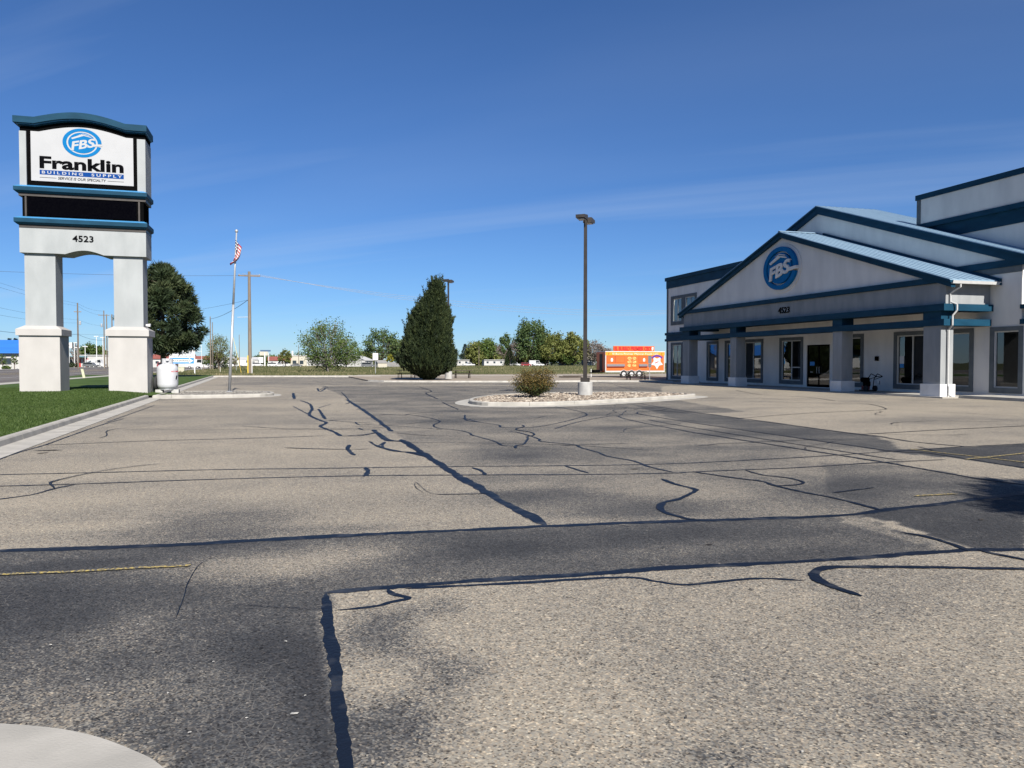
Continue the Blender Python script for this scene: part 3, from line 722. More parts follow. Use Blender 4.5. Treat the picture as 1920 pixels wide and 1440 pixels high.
def island(name, outline, pan, kerb_w, h):
    """flat concrete pan, upright ring of kerb blocks, bed"""
    o = ccw(outline); mb = MB(); mb.flat(o, -.02, .014); root = tag(mb.build(name, M_['concrete']), kind='structure')
    a = inset(o, pan); b = inset(a, kerb_w); n = len(a); per = max(2, n // 12)
    for s in range(0, n, per):
        idx = [i % n for i in range(s, min(s + per, n) + 1)]; mb = MB(); k = len(idx); vs = []
        for q, i in enumerate(idx):
            t = Vector((0, 0))
            if q == 0: t = (Vector(a[idx[1]]) - Vector(a[i])).normalized() * .006
            if q == k - 1: t = (Vector(a[idx[-2]]) - Vector(a[i])).normalized() * .006
            A, B = Vector(a[i]) + t, Vector(b[i]) + t; mid = A + (B - A) * .18
            vs += [(A.x, A.y, -.01), (A.x, A.y, h - .03), (mid.x, mid.y, h), (B.x, B.y, h), (B.x, B.y, -.01)]
        fs = [(j * 5 + c, (j + 1) * 5 + c, (j + 1) * 5 + c + 1, j * 5 + c + 1) for j in range(k - 1) for c in range(4)]
        fs += [(0, 1, 2, 3, 4), tuple((k - 1) * 5 + c for c in (4, 3, 2, 1, 0))]
        mb.add(vs, fs); mb.build('kerb_block', M_['concrete'], root)
    return root, b
oi = [(853, 756), (860, 759.5), (900, 763), (1000, 763.3), (1095, 760.5), (1180, 756), (1250, 751.5), (1327, 745), (1300, 742), (1240, 739.5), (1120, 739), (1000, 741), (930, 743.5), (880, 748.5), (858, 753)]
rock_isl, bed = island('rock_island', smooth_poly([G(*p) for p in oi], True, 3), .55, .17, .15)
mb = MB(); mb.flat(bed, 0, .07); mb.build('gravel_bed', M_['dirt'], rock_isl)
stones('river_rocks', inset(bed, .05), 8500, .032, .075, .07, M_['rock'], 'tan and pink river rocks filling the long island bed', 8, 'rocks')
ki = kerbX(39)
oi2 = [(ki - .1, 36.9), (-4.5, 36.75), (-2.5, 36.95), (-1.2, 37.5), (-.55, 38.6), (-.5, 39.9), (-.75, 41.1), (-1.6, 42.1), (-3.2, 42.7), (ki - .1, 43.0)]
tank_isl, bed2 = island('tank_island', smooth_poly(oi2, False, 3), .35, .17, .15)
mb = MB(); mb.flat(bed2, 0, .075); mb.build('gravel_bed', M_['dirt'], tank_isl)
stones('grey_gravel', inset(bed2, .05), 4500, .025, .055, .08, M_['pebble'], 'grey gravel filling the small island below the flagpole', 9, 'gravel')
# bits of leaf, twig and droppings lying on the lot
db = MB(); rr = random.Random(19)
for px, py, L, w, br in [(1409, 1107, .03, .008, 0), (1460, 1160, .022, .006, 0), (552, 1341, .02, .012, 1), (165, 1277, .012, .006, .8), (536, 1205, .012, .006, .9), (395, 1048, .02, .008, 0), (90, 845, .25, .06, 0), (80, 850, .12, .04, 0), (1840, 975, .05, .02, 0), (1190, 880, .08, .03, 0), (1330, 1022, .05, .015, 0)] + [(rr.uniform(0, 1900), rr.uniform(1050, 1430), rr.uniform(.006, .014), rr.uniform(.003, .007), rr.choice((0, 0, .9))) for _ in range(50)]:
    x, y = G(px, py); a = rr.uniform(0, 3.14); ca, sa = math.cos(a), math.sin(a)
    q = [(-L, 0), (-L * .3, -w), (L * .6, -w * .7), (L, 0), (L * .3, w), (-L * .5, w * .8)]
    db.add([(x + u * ca - v * sa, y + u * sa + v * ca, .008 + .003 * (k % 2)) for k, (u, v) in enumerate(q)] + [(x, y, .013)], [(k, (k + 1) % 6, 6) for k in range(6)], br)
tag(db.build('scattered_debris', M_['litter']), 'small bits of leaf, twig and grit scattered on the asphalt', 'debris', kind='stuff')

# ================================================================== LETTERING AND LOGO
def text_mesh(body, shear=0.0, offset=0.0):
    cu = bpy.data.curves.new('t', 'FONT'); cu.body = body; cu.size = 1; cu.shear = shear; cu.offset = offset; cu.resolution_u = 3
    o = bpy.data.objects.new('t', cu); col.objects.link(o)
    bpy.context.view_layer.update()
    me = bpy.data.meshes.new_from_object(o.evaluated_get(bpy.context.evaluated_depsgraph_get()))
    v = [(p.co.x, p.co.y) for p in me.vertices]; f = [tuple(p.vertices) for p in me.polygons]
    ed = {}
    for q in f:
        for a, b in zip(q, q[1:] + q[:1]): ed[(a, b)] = ed.get((a, b), 0) + 1
    bd = [(a, b) for (a, b) in ed if (b, a) not in ed]
    bpy.data.objects.remove(o); bpy.data.curves.remove(cu); bpy.data.meshes.remove(me)
    return v, f, bd
def put_text(mb, body, rect, mapf, depth, shear=0.0, offset=0.0, rise=0.0):
    """body fitted into rect (u0,u1,v0,v1); mapf(u,v,w) -> world, w toward the viewer"""
    v, f, bd = text_mesh(body, shear, offset)
    x0, x1 = min(p[0] for p in v), max(p[0] for p in v); y0, y1 = min(p[1] for p in v), max(p[1] for p in v)
    u0, u1, v0, v1 = rect; sx, sy = (u1 - u0) / (x1 - x0), (v1 - v0) / (y1 - y0)
    uv = [(u0 + (x - x0) * sx, v0 + (y - y0) * sy) for x, y in v]
    uv = [(a, b + rise * (a - (u0 + u1) / 2)) for a, b in uv]
    n = len(uv)
    mb.add([mapf(a, b, depth) for a, b in uv] + [mapf(a, b, 0) for a, b in uv], f + [(a, n + a, n + b, b) for a, b in bd])
def poly_uv(mb, pts, mapf, w0, w1):
    mb.prism(pts, lambda u, v: mapf(u, v, w1), lambda u, v: mapf(u, v, w0))
def arc_band(r0, r1, a0, a1, n=48):
    o = [(r1 * math.cos(R(a0 + (a1 - a0) * i / n)), r1 * math.sin(R(a0 + (a1 - a0) * i / n))) for i in range(n + 1)]
    q = [(r0 * math.cos(R(a1 + (a0 - a1) * i / n)), r0 * math.sin(R(a1 + (a0 - a1) * i / n))) for i in range(n + 1)]
    return o, q
def logo(parent, mapf, blue, white, w=0.03, world=True):
    """oval badge: blue ring with a gap at the right, blue field, white FBS under a white roof"""
    mb = MB(); o, q = arc_band(.80, 1.0, 0, 346, 72); n = len(o)
    q = q[::-1]
    vs = [mapf(u, v, w) for u, v in o + q] + [mapf(u, v, 0) for u, v in o + q]
    fs = [(i, i + 1, n + i + 1, n + i) for i in range(n - 1)] + [(i + 1, i, 2 * n + i, 2 * n + i + 1) for i in range(n - 1)] + [(n + i, n + i + 1, 3 * n + i + 1, 3 * n + i) for i in range(n - 1)] + [(0, n, 3 * n, 2 * n), (n - 1, 3 * n - 1, 4 * n - 1, 2 * n - 1)]
    mb.add(vs, fs); ring = mb.build('logo_ring', blue, parent, world=world)
    mb = MB(); poly_uv(mb, [(.715 * math.cos(R(a)), .715 * math.sin(R(a))) for a in range(0, 360, 8)], mapf, 0, w); mb.build('logo_field', blue, parent, world=world)
    mb = MB()
    rot = lambda u, v, d: mapf(u, v, d)
    put_text(mb, 'FBS', (-.56, .66, -.40, .22), rot, w * 1.5, shear=.10, offset=.03, rise=.28)
    mb.build('logo_letters', white, parent, world=world)
    mb = MB(); poly_uv(mb, [(.40, -.23), (1.03, -.15), (1.03, -.01), (.62, -.05)], mapf, 0.001, w * 1.46)                          # tail of the S through the ring
    mb.build('logo_stroke', white, parent, world=world)
    mb = MB(); poly_uv(mb, [(-.56, .30), (-.02, .60), (.44, .47), (.50, .40), (.08, .50), (-.50, .22)][::-1], mapf, w * 1.02, w * 1.42)
    poly_uv(mb, [(-.22, .56), (.06, .66), (.36, .58), (.40, .53), (.02, .625)][::-1], mapf, w * 1.02, w * 1.42)
    mb.build('logo_roof', white, parent, world=world)
    return ring

# ================================================================== PYLON SIGN
SY = 39.3; SD = 1.5; SZ = .26
sgn = thing('pylon_sign', 'tall pylon sign on two stucco piers with blue cornices and a white panel', 'sign', (-9.06, SY + SD / 2, SZ))
def cap_mesh(x0, x1, y0, y1, z0, z1, z2, ix):
    m = MB(); a = [(x0, y0), (x1, y0), (x1, y1), (x0, y1)]; b = [(x0 + ix, y0 + ix), (x1 - ix, y0 + ix), (x1 - ix, y1 - ix), (x0 + ix, y1 - ix)]
    vs = [(x, y, z0) for x, y in a] + [(x, y, z1) for x, y in a] + [(x, y, z2) for x, y in b]
    m.add(vs, [(3, 2, 1, 0), (8, 9, 10, 11)] + [(i, (i + 1) % 4, 4 + (i + 1) % 4, 4 + i) for i in range(4)] + [(4 + i, 4 + (i + 1) % 4, 8 + (i + 1) % 4, 8 + i) for i in range(4)])
    return m
for x0, x1 in ((-11.75, -10.11), (-8.12, -6.48)):
    b = box_part('pier_base', M_['signbase'], sgn, x0, x1, SY, SY + SD, SZ - .12, 2.83, world=True)
    cap_mesh(x0 - .10, x1 + .10, SY - .10, SY + SD + .10, 2.83, 3.11, 3.29, .30).build('pier_cap', M_['signbase'], b, world=True)
    box_part('pier_leg', M_['signleg'], sgn, x0 + .23, x1 - .17, SY + .17, SY + SD - .17, 3.27, 6.55, world=True)
# lintel with a shallow arch
u = [(-11.66, 6.54), (-10.20, 6.54), (-9.84, 6.53)]
u += [(-9.84 + (1.58) * i / 12, 6.53 + .19 * math.sin(math.pi * i / 12)) for i in range(1, 13)] + [(-7.92, 6.53), (-6.47, 6.53), (-6.47, 7.66), (-11.66, 7.66)]
mb = MB(); mb.prism(u, lambda x, z: (x, SY + .02, z), lambda x, z: (x, SY + SD - .02, z)); mb.build('lintel', M_['signleg'], sgn, world=True)
ON = lambda y: (lambda a, b, w: (a, y - w, b))
mb = MB(); put_text(mb, '4523', (-9.53, -8.67, 7.11, 7.39), ON(SY + .02), .03, offset=.012); mb.build('house_number', M_['blacktext'], sgn, world=True)
def cornice(z0, z1, z2):
    """stepped band: slim bed, main fascia; light blue upper edge"""
    m = MB(); m.box(-11.66, -6.46, SY - .005, SY + SD + .005, z0, z0 + .13); m.build('cornice_bed', M_['bronze'], sgn, world=True)  # bed in dark bronze colour, painting in the shade below the fascia
    x0, x1, y0, y1 = -11.82, -6.38, SY - .17, SY + SD + .12
    m = MB(); a = [(x0 + .1, y0 + .1), (x1 - .1, y0 + .1), (x1 - .1, y1 - .1), (x0 + .1, y1 - .1)]; b = [(x0, y0), (x1, y0), (x1, y1), (x0, y1)]
    vs = [(x, y, z0 + .13) for x, y in a] + [(x, y, z0 + .22) for x, y in b] + [(x, y, z1) for x, y in b]
    m.add(vs, [(3, 2, 1, 0), (8, 9, 10, 11)] + [(k * 4 + i, k * 4 + (i + 1) % 4, k * 4 + 4 + (i + 1) % 4, k * 4 + 4 + i) for k in range(2) for i in range(4)])
    c = m.build('cornice', M_['navy'], sgn, world=True)
    cap_mesh(x0 + .004, x1 - .004, y0 + .004, y1 - .004, z1 + .001, z1 + .008, z2, .16).build('cornice_flashing', M_['lightblue'], c, world=True)
cornice(7.66, 8.06, 8.15); cornice(9.07, 9.46, 9.55)
# electronic display
m = MB(); m.box(-11.53, -6.56, SY + .06, SY + SD - .06, 8.12, 9.075); disp = m.build('display_cabinet', M_['black'], sgn, world=True)
m = MB(); m.box(-11.30, -6.86, SY + .03, SY + .062, 8.22, 9.04); m.build('display_screen', M_['led'], disp, world=True)
for x in (-11.42, -6.78): box_part('display_post', M_['bronze'], disp, x, x + .07, SY + .01, SY + .07, 8.16, 9.07, world=True)
# cabinet: white side posts, black surround, white face
AR = lambda t: math.sin(math.pi * min(1, max(0, t)))
def topz(x, base, rise): return base + rise * AR((x + 10.96) / 3.70)
xsn = [-11.60, -11.3, -10.96] + [-10.96 + 3.70 * i / 18 for i in range(1, 19)] + [-6.9, -6.45]
up = [(x, topz(x, 12.16, .34)) for x in xsn]
mb = MB(); mb.prism([(-11.60, 9.52), (-6.45, 9.52)] + up[::-1], lambda x, z: (x, SY + .10, z), lambda x, z: (x, SY + SD - .10, z)); cab = mb.build('cabinet', M_['black'], sgn, world=True)
for x0, x1 in ((-11.60, -11.33), (-6.80, -6.452)):
    box_part('cabinet_post', M_['signleg'], cab, x0 + (.0 if x0 > -10 else -.004), x1 + (.004 if x0 > -10 else 0), SY + .005, SY + SD - .005, 9.53, 11.95, world=True)
up2 = [(x, topz(x, 12.00, .33)) for x in [-11.16, -10.83] + [-10.83 + 3.57 * i / 18 for i in range(1, 19)] + [-6.97]]
up2 = [(x, 11.98 + .32 * AR((x + 10.83) / 3.57)) for x, z in up2]
mb = MB(); mb.prism([(-11.16, 9.78), (-6.97, 9.78)] + up2[::-1], lambda x, z: (x, SY + .055, z), lambda x, z: (x, SY + .11, z)); face = mb.build('sign_panel', M_['panel'], sgn, world=True)
# arched top cornice in three courses
def arched(z0, z1, rise, y0, y1, x0, x1, mat, name, par):
    xs_ = [x0, -10.96] + [-10.96 + 3.70 * i / 20 for i in range(1, 21)] + [x1]
    lo = [(x, topz(x, z0, rise)) for x in xs_]; hi = [(x, topz(x, z1, rise)) for x in xs_]; n = len(xs_); m = MB()
    vs = [(x, y0, z) for x, z in lo] + [(x, y0, z) for x, z in hi] + [(x, y1, z) for x, z in lo] + [(x, y1, z) for x, z in hi]; fs = []
    for i in range(n - 1):
        fs += [(i, i + 1, n + i + 1, n + i), (2 * n + i + 1, 2 * n + i, 3 * n + i, 3 * n + i + 1), (n + i, n + i + 1, 3 * n + i + 1, 3 * n + i), (i + 1, i, 2 * n + i, 2 * n + i + 1)]
    fs += [(0, n, 3 * n, 2 * n), (n - 1, 3 * n - 1, 4 * n - 1, 2 * n - 1)]
    m.add(vs, fs); return m.build(name, mat, par, world=True)
arched(12.19, 12.235, .34, SY - .01, SY + SD + .01, -11.62, -6.43, M_['navy'], 'crown_bed', cab)
arched(12.24, 12.275, .34, SY - .06, SY + SD + .06, -11.68, -6.38, M_['lightblue'], 'crown_bead', cab)
arched(12.28, 12.56, .34, SY - .17, SY + SD + .12, -11.80, -6.36, M_['navy'], 'crown_fascia', cab)
# printed face
yf = SY + .055
logo(face, lambda a, b, w: (-9.085 + a * .80, yf - .002 - w, 11.60 + b * .65), M_['logoblue'], M_['panel'], .008)
mb = MB(); put_text(mb, 'Franklin', (-10.82, -7.38, 10.34, 10.90), ON(yf - .001), .006, offset=.036); mb.build('lettering', M_['blacktext'], face, world=True)
mb = MB(); mb.box(-10.82, -7.38, yf - .006, yf - .001, 10.075, 10.28); bar = mb.build('name_bar', M_['barblue'], face, world=True)
mb = MB(); put_text(mb, 'B U I L D I N G', (-10.73, -9.07, 10.115, 10.245), ON(yf - .006), .004, offset=.025); put_text(mb, 'S U P P L Y', (-8.72, -7.45, 10.115, 10.245), ON(yf - .006), .004, offset=.025)
mb.build('lettering', M_['panel'], bar, world=True, kind='stuff')
mb = MB(); put_text(mb, 'SERVICE IS OUR SPECIALTY', (-10.09, -8.12, 9.885, 10.005), ON(yf - .001), .006, shear=.2, offset=.012)
mb.build('lettering', M_['blacktext'], face, world=True)
for a, b in ((-10.82, -10.15), (-8.06, -7.38)): box_part('rule_line', M_['blacktext'], face, a, b, yf - .006, yf - .001, 9.935, 9.95, world=True)
# floodlight on the right pier
fl = thing('floodlight', 'small white floodlight on the right pier cap of the pylon sign', 'floodlight', (-6.52, SY + .5, 3.2))
mb = MB(); mb.tube((-6.52, SY + .5, 3.10), (-6.52, SY + .5, 3.30), .02); mb.build('stem', M_['galv'], fl, world=True)
mb = MB(); mb.prism([(-.09, -.03), (.09, -.06), (.11, .08), (-.09, .05)], lambda a, b: (-6.50 + a, SY + .40, 3.36 + b), lambda a, b: (-6.50 + a, SY + .62, 3.36 + b)); mb.build('lamp_head', M_['white'], fl, world=True)

# ================================================================== STORE BUILDING
bld = thing('store_building', 'grey stucco store with blue trim, columned portico and gabled front', 'building', (31, 40, 0))
XM, XW, XF = 31.0, 32.2, 28.45
def wallX(name, mat, X, y0, y1, z0, z1, holes, rev=.14, par=bld):
    """wall facing -X with real openings (y0,y1,z0,z1) and reveals"""
    yy = sorted({y0, y1} | {h[0] for h in holes} | {h[1] for h in holes}); zz = sorted({z0, z1} | {h[2] for h in holes} | {h[3] for h in holes})
    m = MB()
    for a, b in zip(yy[:-1], yy[1:]):
        for c, d in zip(zz[:-1], zz[1:]):
            my, mz = (a + b) / 2, (c + d) / 2
            if any(h[0] < my < h[1] and h[2] < mz < h[3] for h in holes): continue
            m.add([(X, b, c), (X, a, c), (X, a, d), (X, b, d)], [(0, 1, 2, 3)])
    for a, b, c, d in holes:
        q = [(a, c), (b, c), (b, d), (a, d)]
        m.add([(X, p[0], p[1]) for p in q] + [(X + rev, p[0], p[1]) for p in q], [(i, (i + 1) % 4, 4 + (i + 1) % 4, 4 + i) for i in range(4)])
    return m.build(name, mat, par, world=True)
def window(y0, y1, z0, z1, X=XM, mull=(), rail=None, trim=.22, name='window'):
    """opening y0..y1 (y1 > y0), grey trim proud of the wall, white frame, pane"""
    f = MB()
    t = trim
    f.box(X - .045, X + .003, y0 - t, y1 + t, z1, z1 + t * .9); f.box(X - .045, X + .003, y0 - t, y1 + t, z0 - t * 1.1, z0)
    f.box(X - .044, X + .003, y0 - t, y0, z0, z1); f.box(X - .044, X + .003, y1, y1 + t, z0, z1)
    root = f.build(name, M_['trimgrey'], bld, world=True)
    w = MB(); k = .055; xa, xb = X + .03, X + .10
    w.box(xa, xb, y0, y1, z0, z0 + k); w.box(xa, xb, y0, y1, z1 - k, z1); w.box(xa, xb, y0, y0 + k, z0 + k, z1 - k); w.box(xa, xb, y1 - k, y1, z0 + k, z1 - k)
    for c in mull: w.box(xa + .003, xb, c - .035, c + .035, z0 + k, z1 - k)
    if rail: w.box(xa + .006, xb, rail[0], rail[1], rail[2] - .03, rail[2] + .03)
    w.build('window_frame', M_['vinyl'], root, world=True)
    ed = [y0] + list(mull) + [y1]
    for a, b in zip(ed[:-1], ed[1:]):
        p = MB(); p.add([(X + .07, b - .02, z0 + .03), (X + .07, a + .02, z0 + .03), (X + .07, a + .02, z1 - .03), (X + .07, b - .02, z1 - .03)], [(0, 1, 2, 3)])
        p.build('pane', M_['glass'], root, world=True)
    return root
ZB, ZT = .46, 3.03
WIN = [(51.78, 53.02, ()), (49.30, 50.42, ()), (46.05, 48.03, (47.04,)), (41.77, 43.76, (42.76,)), (36.44, 37.60, ()), (31.86, 33.73, (32.70,)), (29.17, 30.40, ()), (26.60, 27.84, ())]
WIN[5] = (31.66, 33.73, (32.70,))
holes = [(a, b, ZB, ZT) for a, b, c in WIN] + [(39.06, 41.21, .10, 2.70)]
wallX('wall', M_['wall'], XM, 26.5, 54.2, -.05, 6.0, holes)
for i, (a, b, c) in enumerate(WIN): window(a, b, ZB, ZT, mull=c, rail=(41.80, 42.73, 1.30) if i == 3 else None)
# end walls of the projecting front
for y in (26.5, 54.2):
    m = MB(); m.add([(XM, y, -.05), (XW + .1, y, -.05), (XW + .1, y, 6.3), (XM, y, 6.3)], [(0, 1, 2, 3) if y < 40 else (3, 2, 1, 0)]); m.build('wall', M_['wall'], bld, world=True)
# tympanum of the big gable
GA, GZ, GS = 40.25, 11.07, .342
m = MB(); zt = lambda y: GZ - .12 - GS * abs(y - GA)
m.prism([(26.5, 6.0), (54.2, 6.0), (54.2, zt(54.2)), (GA, zt(GA)), (26.5, zt(26.5))][::-1], lambda y, z: (XM, y, z), lambda y, z: (XM + .2, y, z)); m.build('gable_wall', M_['wall'], bld, world=True)
def rake(ya, za, yb, zb, t, x0, x1, name='rake_trim', mat='navy'):
    m = MB(); m.prism([(ya, za), (yb, zb), (yb, zb - t), (ya, za - t)] if ya > yb else [(ya, za), (ya, za - t), (yb, zb - t), (yb, zb)], lambda y, z: (x0, y, z), lambda y, z: (x1, y, z)); return m.build(name, M_[mat], bld, world=True)
ye, yw = 25.9, 54.6
rake(GA, GZ, ye, GZ - GS * (GA - ye), .40, XM - .14, XM + .05); rake(yw, GZ - GS * (yw - GA), GA, GZ, .40, XM - .14, XM + .05)
rake(GA, GZ + .05, ye - .05, GZ + .05 - GS * (GA - ye + .05), .10, XM - .20, XM - .02, 'rake_cap'); rake(yw + .05, GZ + .05 - GS * (yw + .05 - GA), GA, GZ + .05, .10, XM - .20, XM - .02, 'rake_cap')
box_part('eave_band', M_['navy'], bld, XM - .11, XM - .001, 25.95, 54.5, 5.91, 6.22, world=True)
box_part('frieze_band', M_['trimgrey'], bld, XM - .035, XM - .001, 26.5, 54.2, 5.63, 5.908, world=True)
def slope_roof(name, yr, zr, ye_, ze, x0, x1, th, par=bld):
    m = MB(); q = [(yr, zr), (ye_, ze), (ye_, ze - th), (yr, zr - th)]
    m.prism(q, lambda y, z: (x0, y, z), lambda y, z: (x1, y, z)); r = m.build(name, M_['roofmetal'], par, world=True)
    x = x0 + .12
    L = math.hypot(ye_ - yr, ze - zr); nz_ = abs(ye_ - yr) / L; ny_ = (1 if ye_ > yr else -1) * (zr - ze) / L
    while x < x1 - .05:                      # standing seams
        s = MB(); s.prism([(yr, zr), (ye_, ze), (ye_ + ny_ * .022, ze + nz_ * .022), (yr + ny_ * .022, zr + nz_ * .022)], lambda y, z: (x, y, z), lambda y, z: (x + .03, y, z)); s.build('roof_seam', M_['roofmetal'], r, world=True); x += .41
    return r
GB = 35.3
slope_roof('gable_roof', GA, GZ + .10, ye, GZ + .10 - GS * (GA - ye), XM - .19, GB, .10)
slope_roof('gable_roof', GA, GZ + .10, yw, GZ + .10 - GS * (yw - GA), XM - .19, GB, .10)
m = MB(); m.prism([(ye, GZ - GS * (GA - ye)), (GA, GZ), (yw, GZ - GS * (yw - GA)), (yw, 5), (ye, 5)], lambda y, z: (GB - .02, y, z), lambda y, z: (GB + .15, y, z)); m.build('gable_back', M_['navy'], bld, world=True)
# wings
wallX('wall', M_['wall'], XW, 54.2, 62.2, -.05, 8.2, [(59.52, 61.17, .43, 3.14), (59.50, 61.15, 5.18, 7.15), (57.25, 58.92, 5.18, 7.15)])
window(59.52, 61.17, .43, 3.14, X=XW, mull=(60.34,)); window(59.50, 61.15, 5.18, 7.15, X=XW, mull=(60.32,), trim=.28); window(57.25, 58.92, 5.18, 7.15, X=XW, mull=(58.08,), trim=.28)
box_part('wall', M_['wall'], bld, XW + .01, XW + .2, 44.0, 54.2, 6.0, 8.2, world=True)
box_part('parapet_band', M_['navy'], bld, XW - .06, XW + .25, 44.0, 62.26, 8.15, 8.82, world=True); box_part('parapet_cap', M_['navy'], bld, XW - .16, XW + .3, 44.0, 62.36, 8.822, 9.12, world=True)
for z0, z1, p in ((4.02, 4.24, .14), (3.70, 4.02, .05), (3.48, 3.70, .14)): box_part('wall_band', M_['navy'], bld, XW - p, XW - .001, 54.22, 62.2 + p, z0 + .001, z1 - .001, world=True)
box_part('corner_trim', M_['trimgrey'], bld, XW - .03, XW + .28, 61.95, 62.23, 0, 8.14, world=True)
RS = 3.2     # south end of the long wing
wallX('wall', M_['wall'], XW, RS, 26.5, -.05, 6.0, [(21.5, 23.5, ZB, ZT), (16.5, 18.5, ZB, ZT), (11.5, 13.5, ZB, ZT)])
for a in (21.5, 16.5, 11.5): window(a, a + 2.0, ZB, ZT, X=XW, mull=(a + 1.0,))
box_part('wall', M_['wall'], bld, XW + .002, XW + .2, RS, 33.6, 6.0, 8.2, world=True)
box_part('parapet_band', M_['navy'], bld, XW - .05, XW + .25, RS, 33.62, 8.02, 8.68, world=True); box_part('parapet_ledge', M_['navy'], bld, XW - .2, XW + .3, RS, 33.66, 8.68, 8.92, world=True)
box_part('parapet_wall', M_['wall'], bld, XW - .15, XW + .28, RS, 33.36, 8.922, 10.2, world=True); box_part('corner_trim', M_['trimgrey'], bld, XW - .17, XW + .285, 33.362, 33.62, 8.922, 10.2, world=True)
box_part('parapet_cap', M_['navy'], bld, XW - .22, XW + .35, RS, 33.68, 10.202, 10.47, world=True)
for z0, z1 in ((3.98, 4.17), (3.30, 3.52)): box_part('wall_band', M_['navy'], bld, XM - .12, XW - .001, 24.6, 26.49, z0, z1, world=True)
box_part('pilaster', M_['wall'], bld, XM - .02, XW - .001, 24.7, 26.488, -.05, 3.298, world=True)
box_part('plinth', M_['colbase'], bld, XM - .04, XM - .001, 26.5, 28.06, .0, .15, world=True)
# shell: other sides, flat roof, floor, inner back wall
m = MB(); m.box(33.0, 62, RS, 62.2, 8.3, 8.5); m.build('roof', M_['fargrey'], bld, world=True)
for nm, b in (('wall', (XW, 62, 62.2 - .2, 62.2 - .001, -.05, 8.8)), ('wall', (XW, 62, RS + .001, RS + .2, -.05, 10.2)), ('wall', (61.8, 62, RS + .2, 62.0, -.05, 8.8))): box_part(nm, M_['wall'], bld, *b, world=True)
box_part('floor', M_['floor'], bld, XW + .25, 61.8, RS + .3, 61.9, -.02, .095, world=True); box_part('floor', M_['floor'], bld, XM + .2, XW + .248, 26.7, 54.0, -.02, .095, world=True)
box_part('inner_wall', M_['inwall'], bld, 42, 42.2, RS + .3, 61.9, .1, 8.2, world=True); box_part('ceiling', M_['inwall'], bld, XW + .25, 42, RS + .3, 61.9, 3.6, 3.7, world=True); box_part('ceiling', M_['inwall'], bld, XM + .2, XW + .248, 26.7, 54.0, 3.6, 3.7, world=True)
# doors: dark storefront pair
dr = MB(); dr.box(XM + .05, XM + .11, 39.06, 39.13, .1, 2.7); dr.box(XM + .05, XM + .11, 41.14, 41.21, .1, 2.7); dr.box(XM + .05, XM + .11, 39.13, 41.14, 2.62, 2.70); dr.box(XM + .05, XM + .11, 40.11, 40.16, .1, 2.62); dr.box(XM + .05, XM + .11, 39.13, 41.14, .1, .26)
door = dr.build('door', M_['black'], bld, world=True)
for a, b in ((39.13, 40.11), (40.16, 41.14)):
    p = MB(); p.add([(XM + .085, b, .26), (XM + .085, a, .26), (XM + .085, a, 2.62), (XM + .085, b, 2.62)], [(0, 1, 2, 3)]); p.build('pane', M_['glass'], door, world=True)
for y in (40.02, 40.24): mb = MB(); mb.tube((XM + .0, y, .95), (XM + .0, y, 1.35), .015); mb.tube((XM, y, .97), (XM + .07, y, .97), .012); mb.tube((XM, y, 1.33), (XM + .07, y, 1.33), .012); mb.build('door_handle', M_['galv'], door, world=True)
ONX = lambda x: (lambda a, b, w: (x - w, -a, b))       # u runs to the right as seen from the lot (-Y)
mb = MB(); mb.box(XM + .075, XM + .083, 40.55, 40.98, 1.42, 1.66); ns = mb.build('door_notice', M_['noticeblue'], door, world=True)
mb = MB(); put_text(mb, 'Hours', (-40.95, -40.70, .98, 1.08), ONX(XM + .084), .004, offset=.01)
mb.build('door_lettering', M_['white'], door, world=True)
# notices seen in the windows
mb = MB(); mb.box(XM + .045, XM + .066, 33.3, 33.6, 1.55, 1.95); mb.build('window_notice', M_['white'], bld, world=True)
mb = MB(); mb.box(XM + .045, XM + .066, 33.32, 33.58, 1.33, 1.545); mb.build('window_notice', M_['noticeblue'], bld, world=True)
mb = MB(); put_text(mb, '100', (-37.3, -36.85, 2.35, 2.62), ONX(XM + .3), .01, offset=.02); mb.build('window_lettering', M_['yellowsign'], bld, world=True)
# display rack inside the last window
rk = thing('display_rack', 'pale shelf rack standing inside the last window on the right', 'rack', (32.6, 27.0, .1))
for y in (26.62, 27.42): box_part('rack_post', M_['white'], rk, 32.45, 32.50, y, y + .04, .1, 2.0, world=True)
for z in (.55, .95, 1.35, 1.95): box_part('rack_shelf', M_['white'], rk, 32.40, 32.75, 26.66, 27.42, z, z + .04, world=True)
# wall fittings
box_part('key_box', M_['black'], bld, XM - .09, XM - .001, 35.05, 35.27, 1.70, 1.95, world=True)
mb = MB(); mb.box(XM - .05, XM - .001, 34.95, 35.14, .42, .60); ob = mb.build('outlet_box', M_['galv'], bld, world=True)
# ---------------------------------------------------------------- portico
COL = [(28.22, 29.22), (34.75, 35.47), (44.93, 45.65), (51.18, 52.18)]
for y0, y1 in COL:
    c = box_part('column', M_['grey'], bld, XF - .12, XF + .58, y0, y1, .60, 3.30, world=True)
    m = MB(); m.box(XF - .20, XF + .66, y0 - .08, y1 + .08, -.03, .62); m.build('column_base', M_['colbase'], c, world=True)
    box_part('column_block', M_['navy'], c, XF - .14, XF + .6, y0 - .02, y1 + .02, 3.585, 3.96, world=True)
# beams: front, two ends
P0, P1 = 28.10, 52.25
for z0, z1, pr in ((3.28, 3.58, .20), (3.95, 4.26, .26)):
    box_part('beam', M_['navy'], bld, XF - pr, XF + .66, P0 - pr + .08, P1 + pr - .08, z0, z1, world=True)
    for y0, y1 in ((P0 - pr + .082, P0 + .75), (P1 - .75, P1 + pr - .082)):
        box_part('beam', M_['navy'], bld, XF + .662, XM - .05 if z0 < 3.5 else XM - .002, y0, y1, z0 + .002, z1 - .002, world=True)
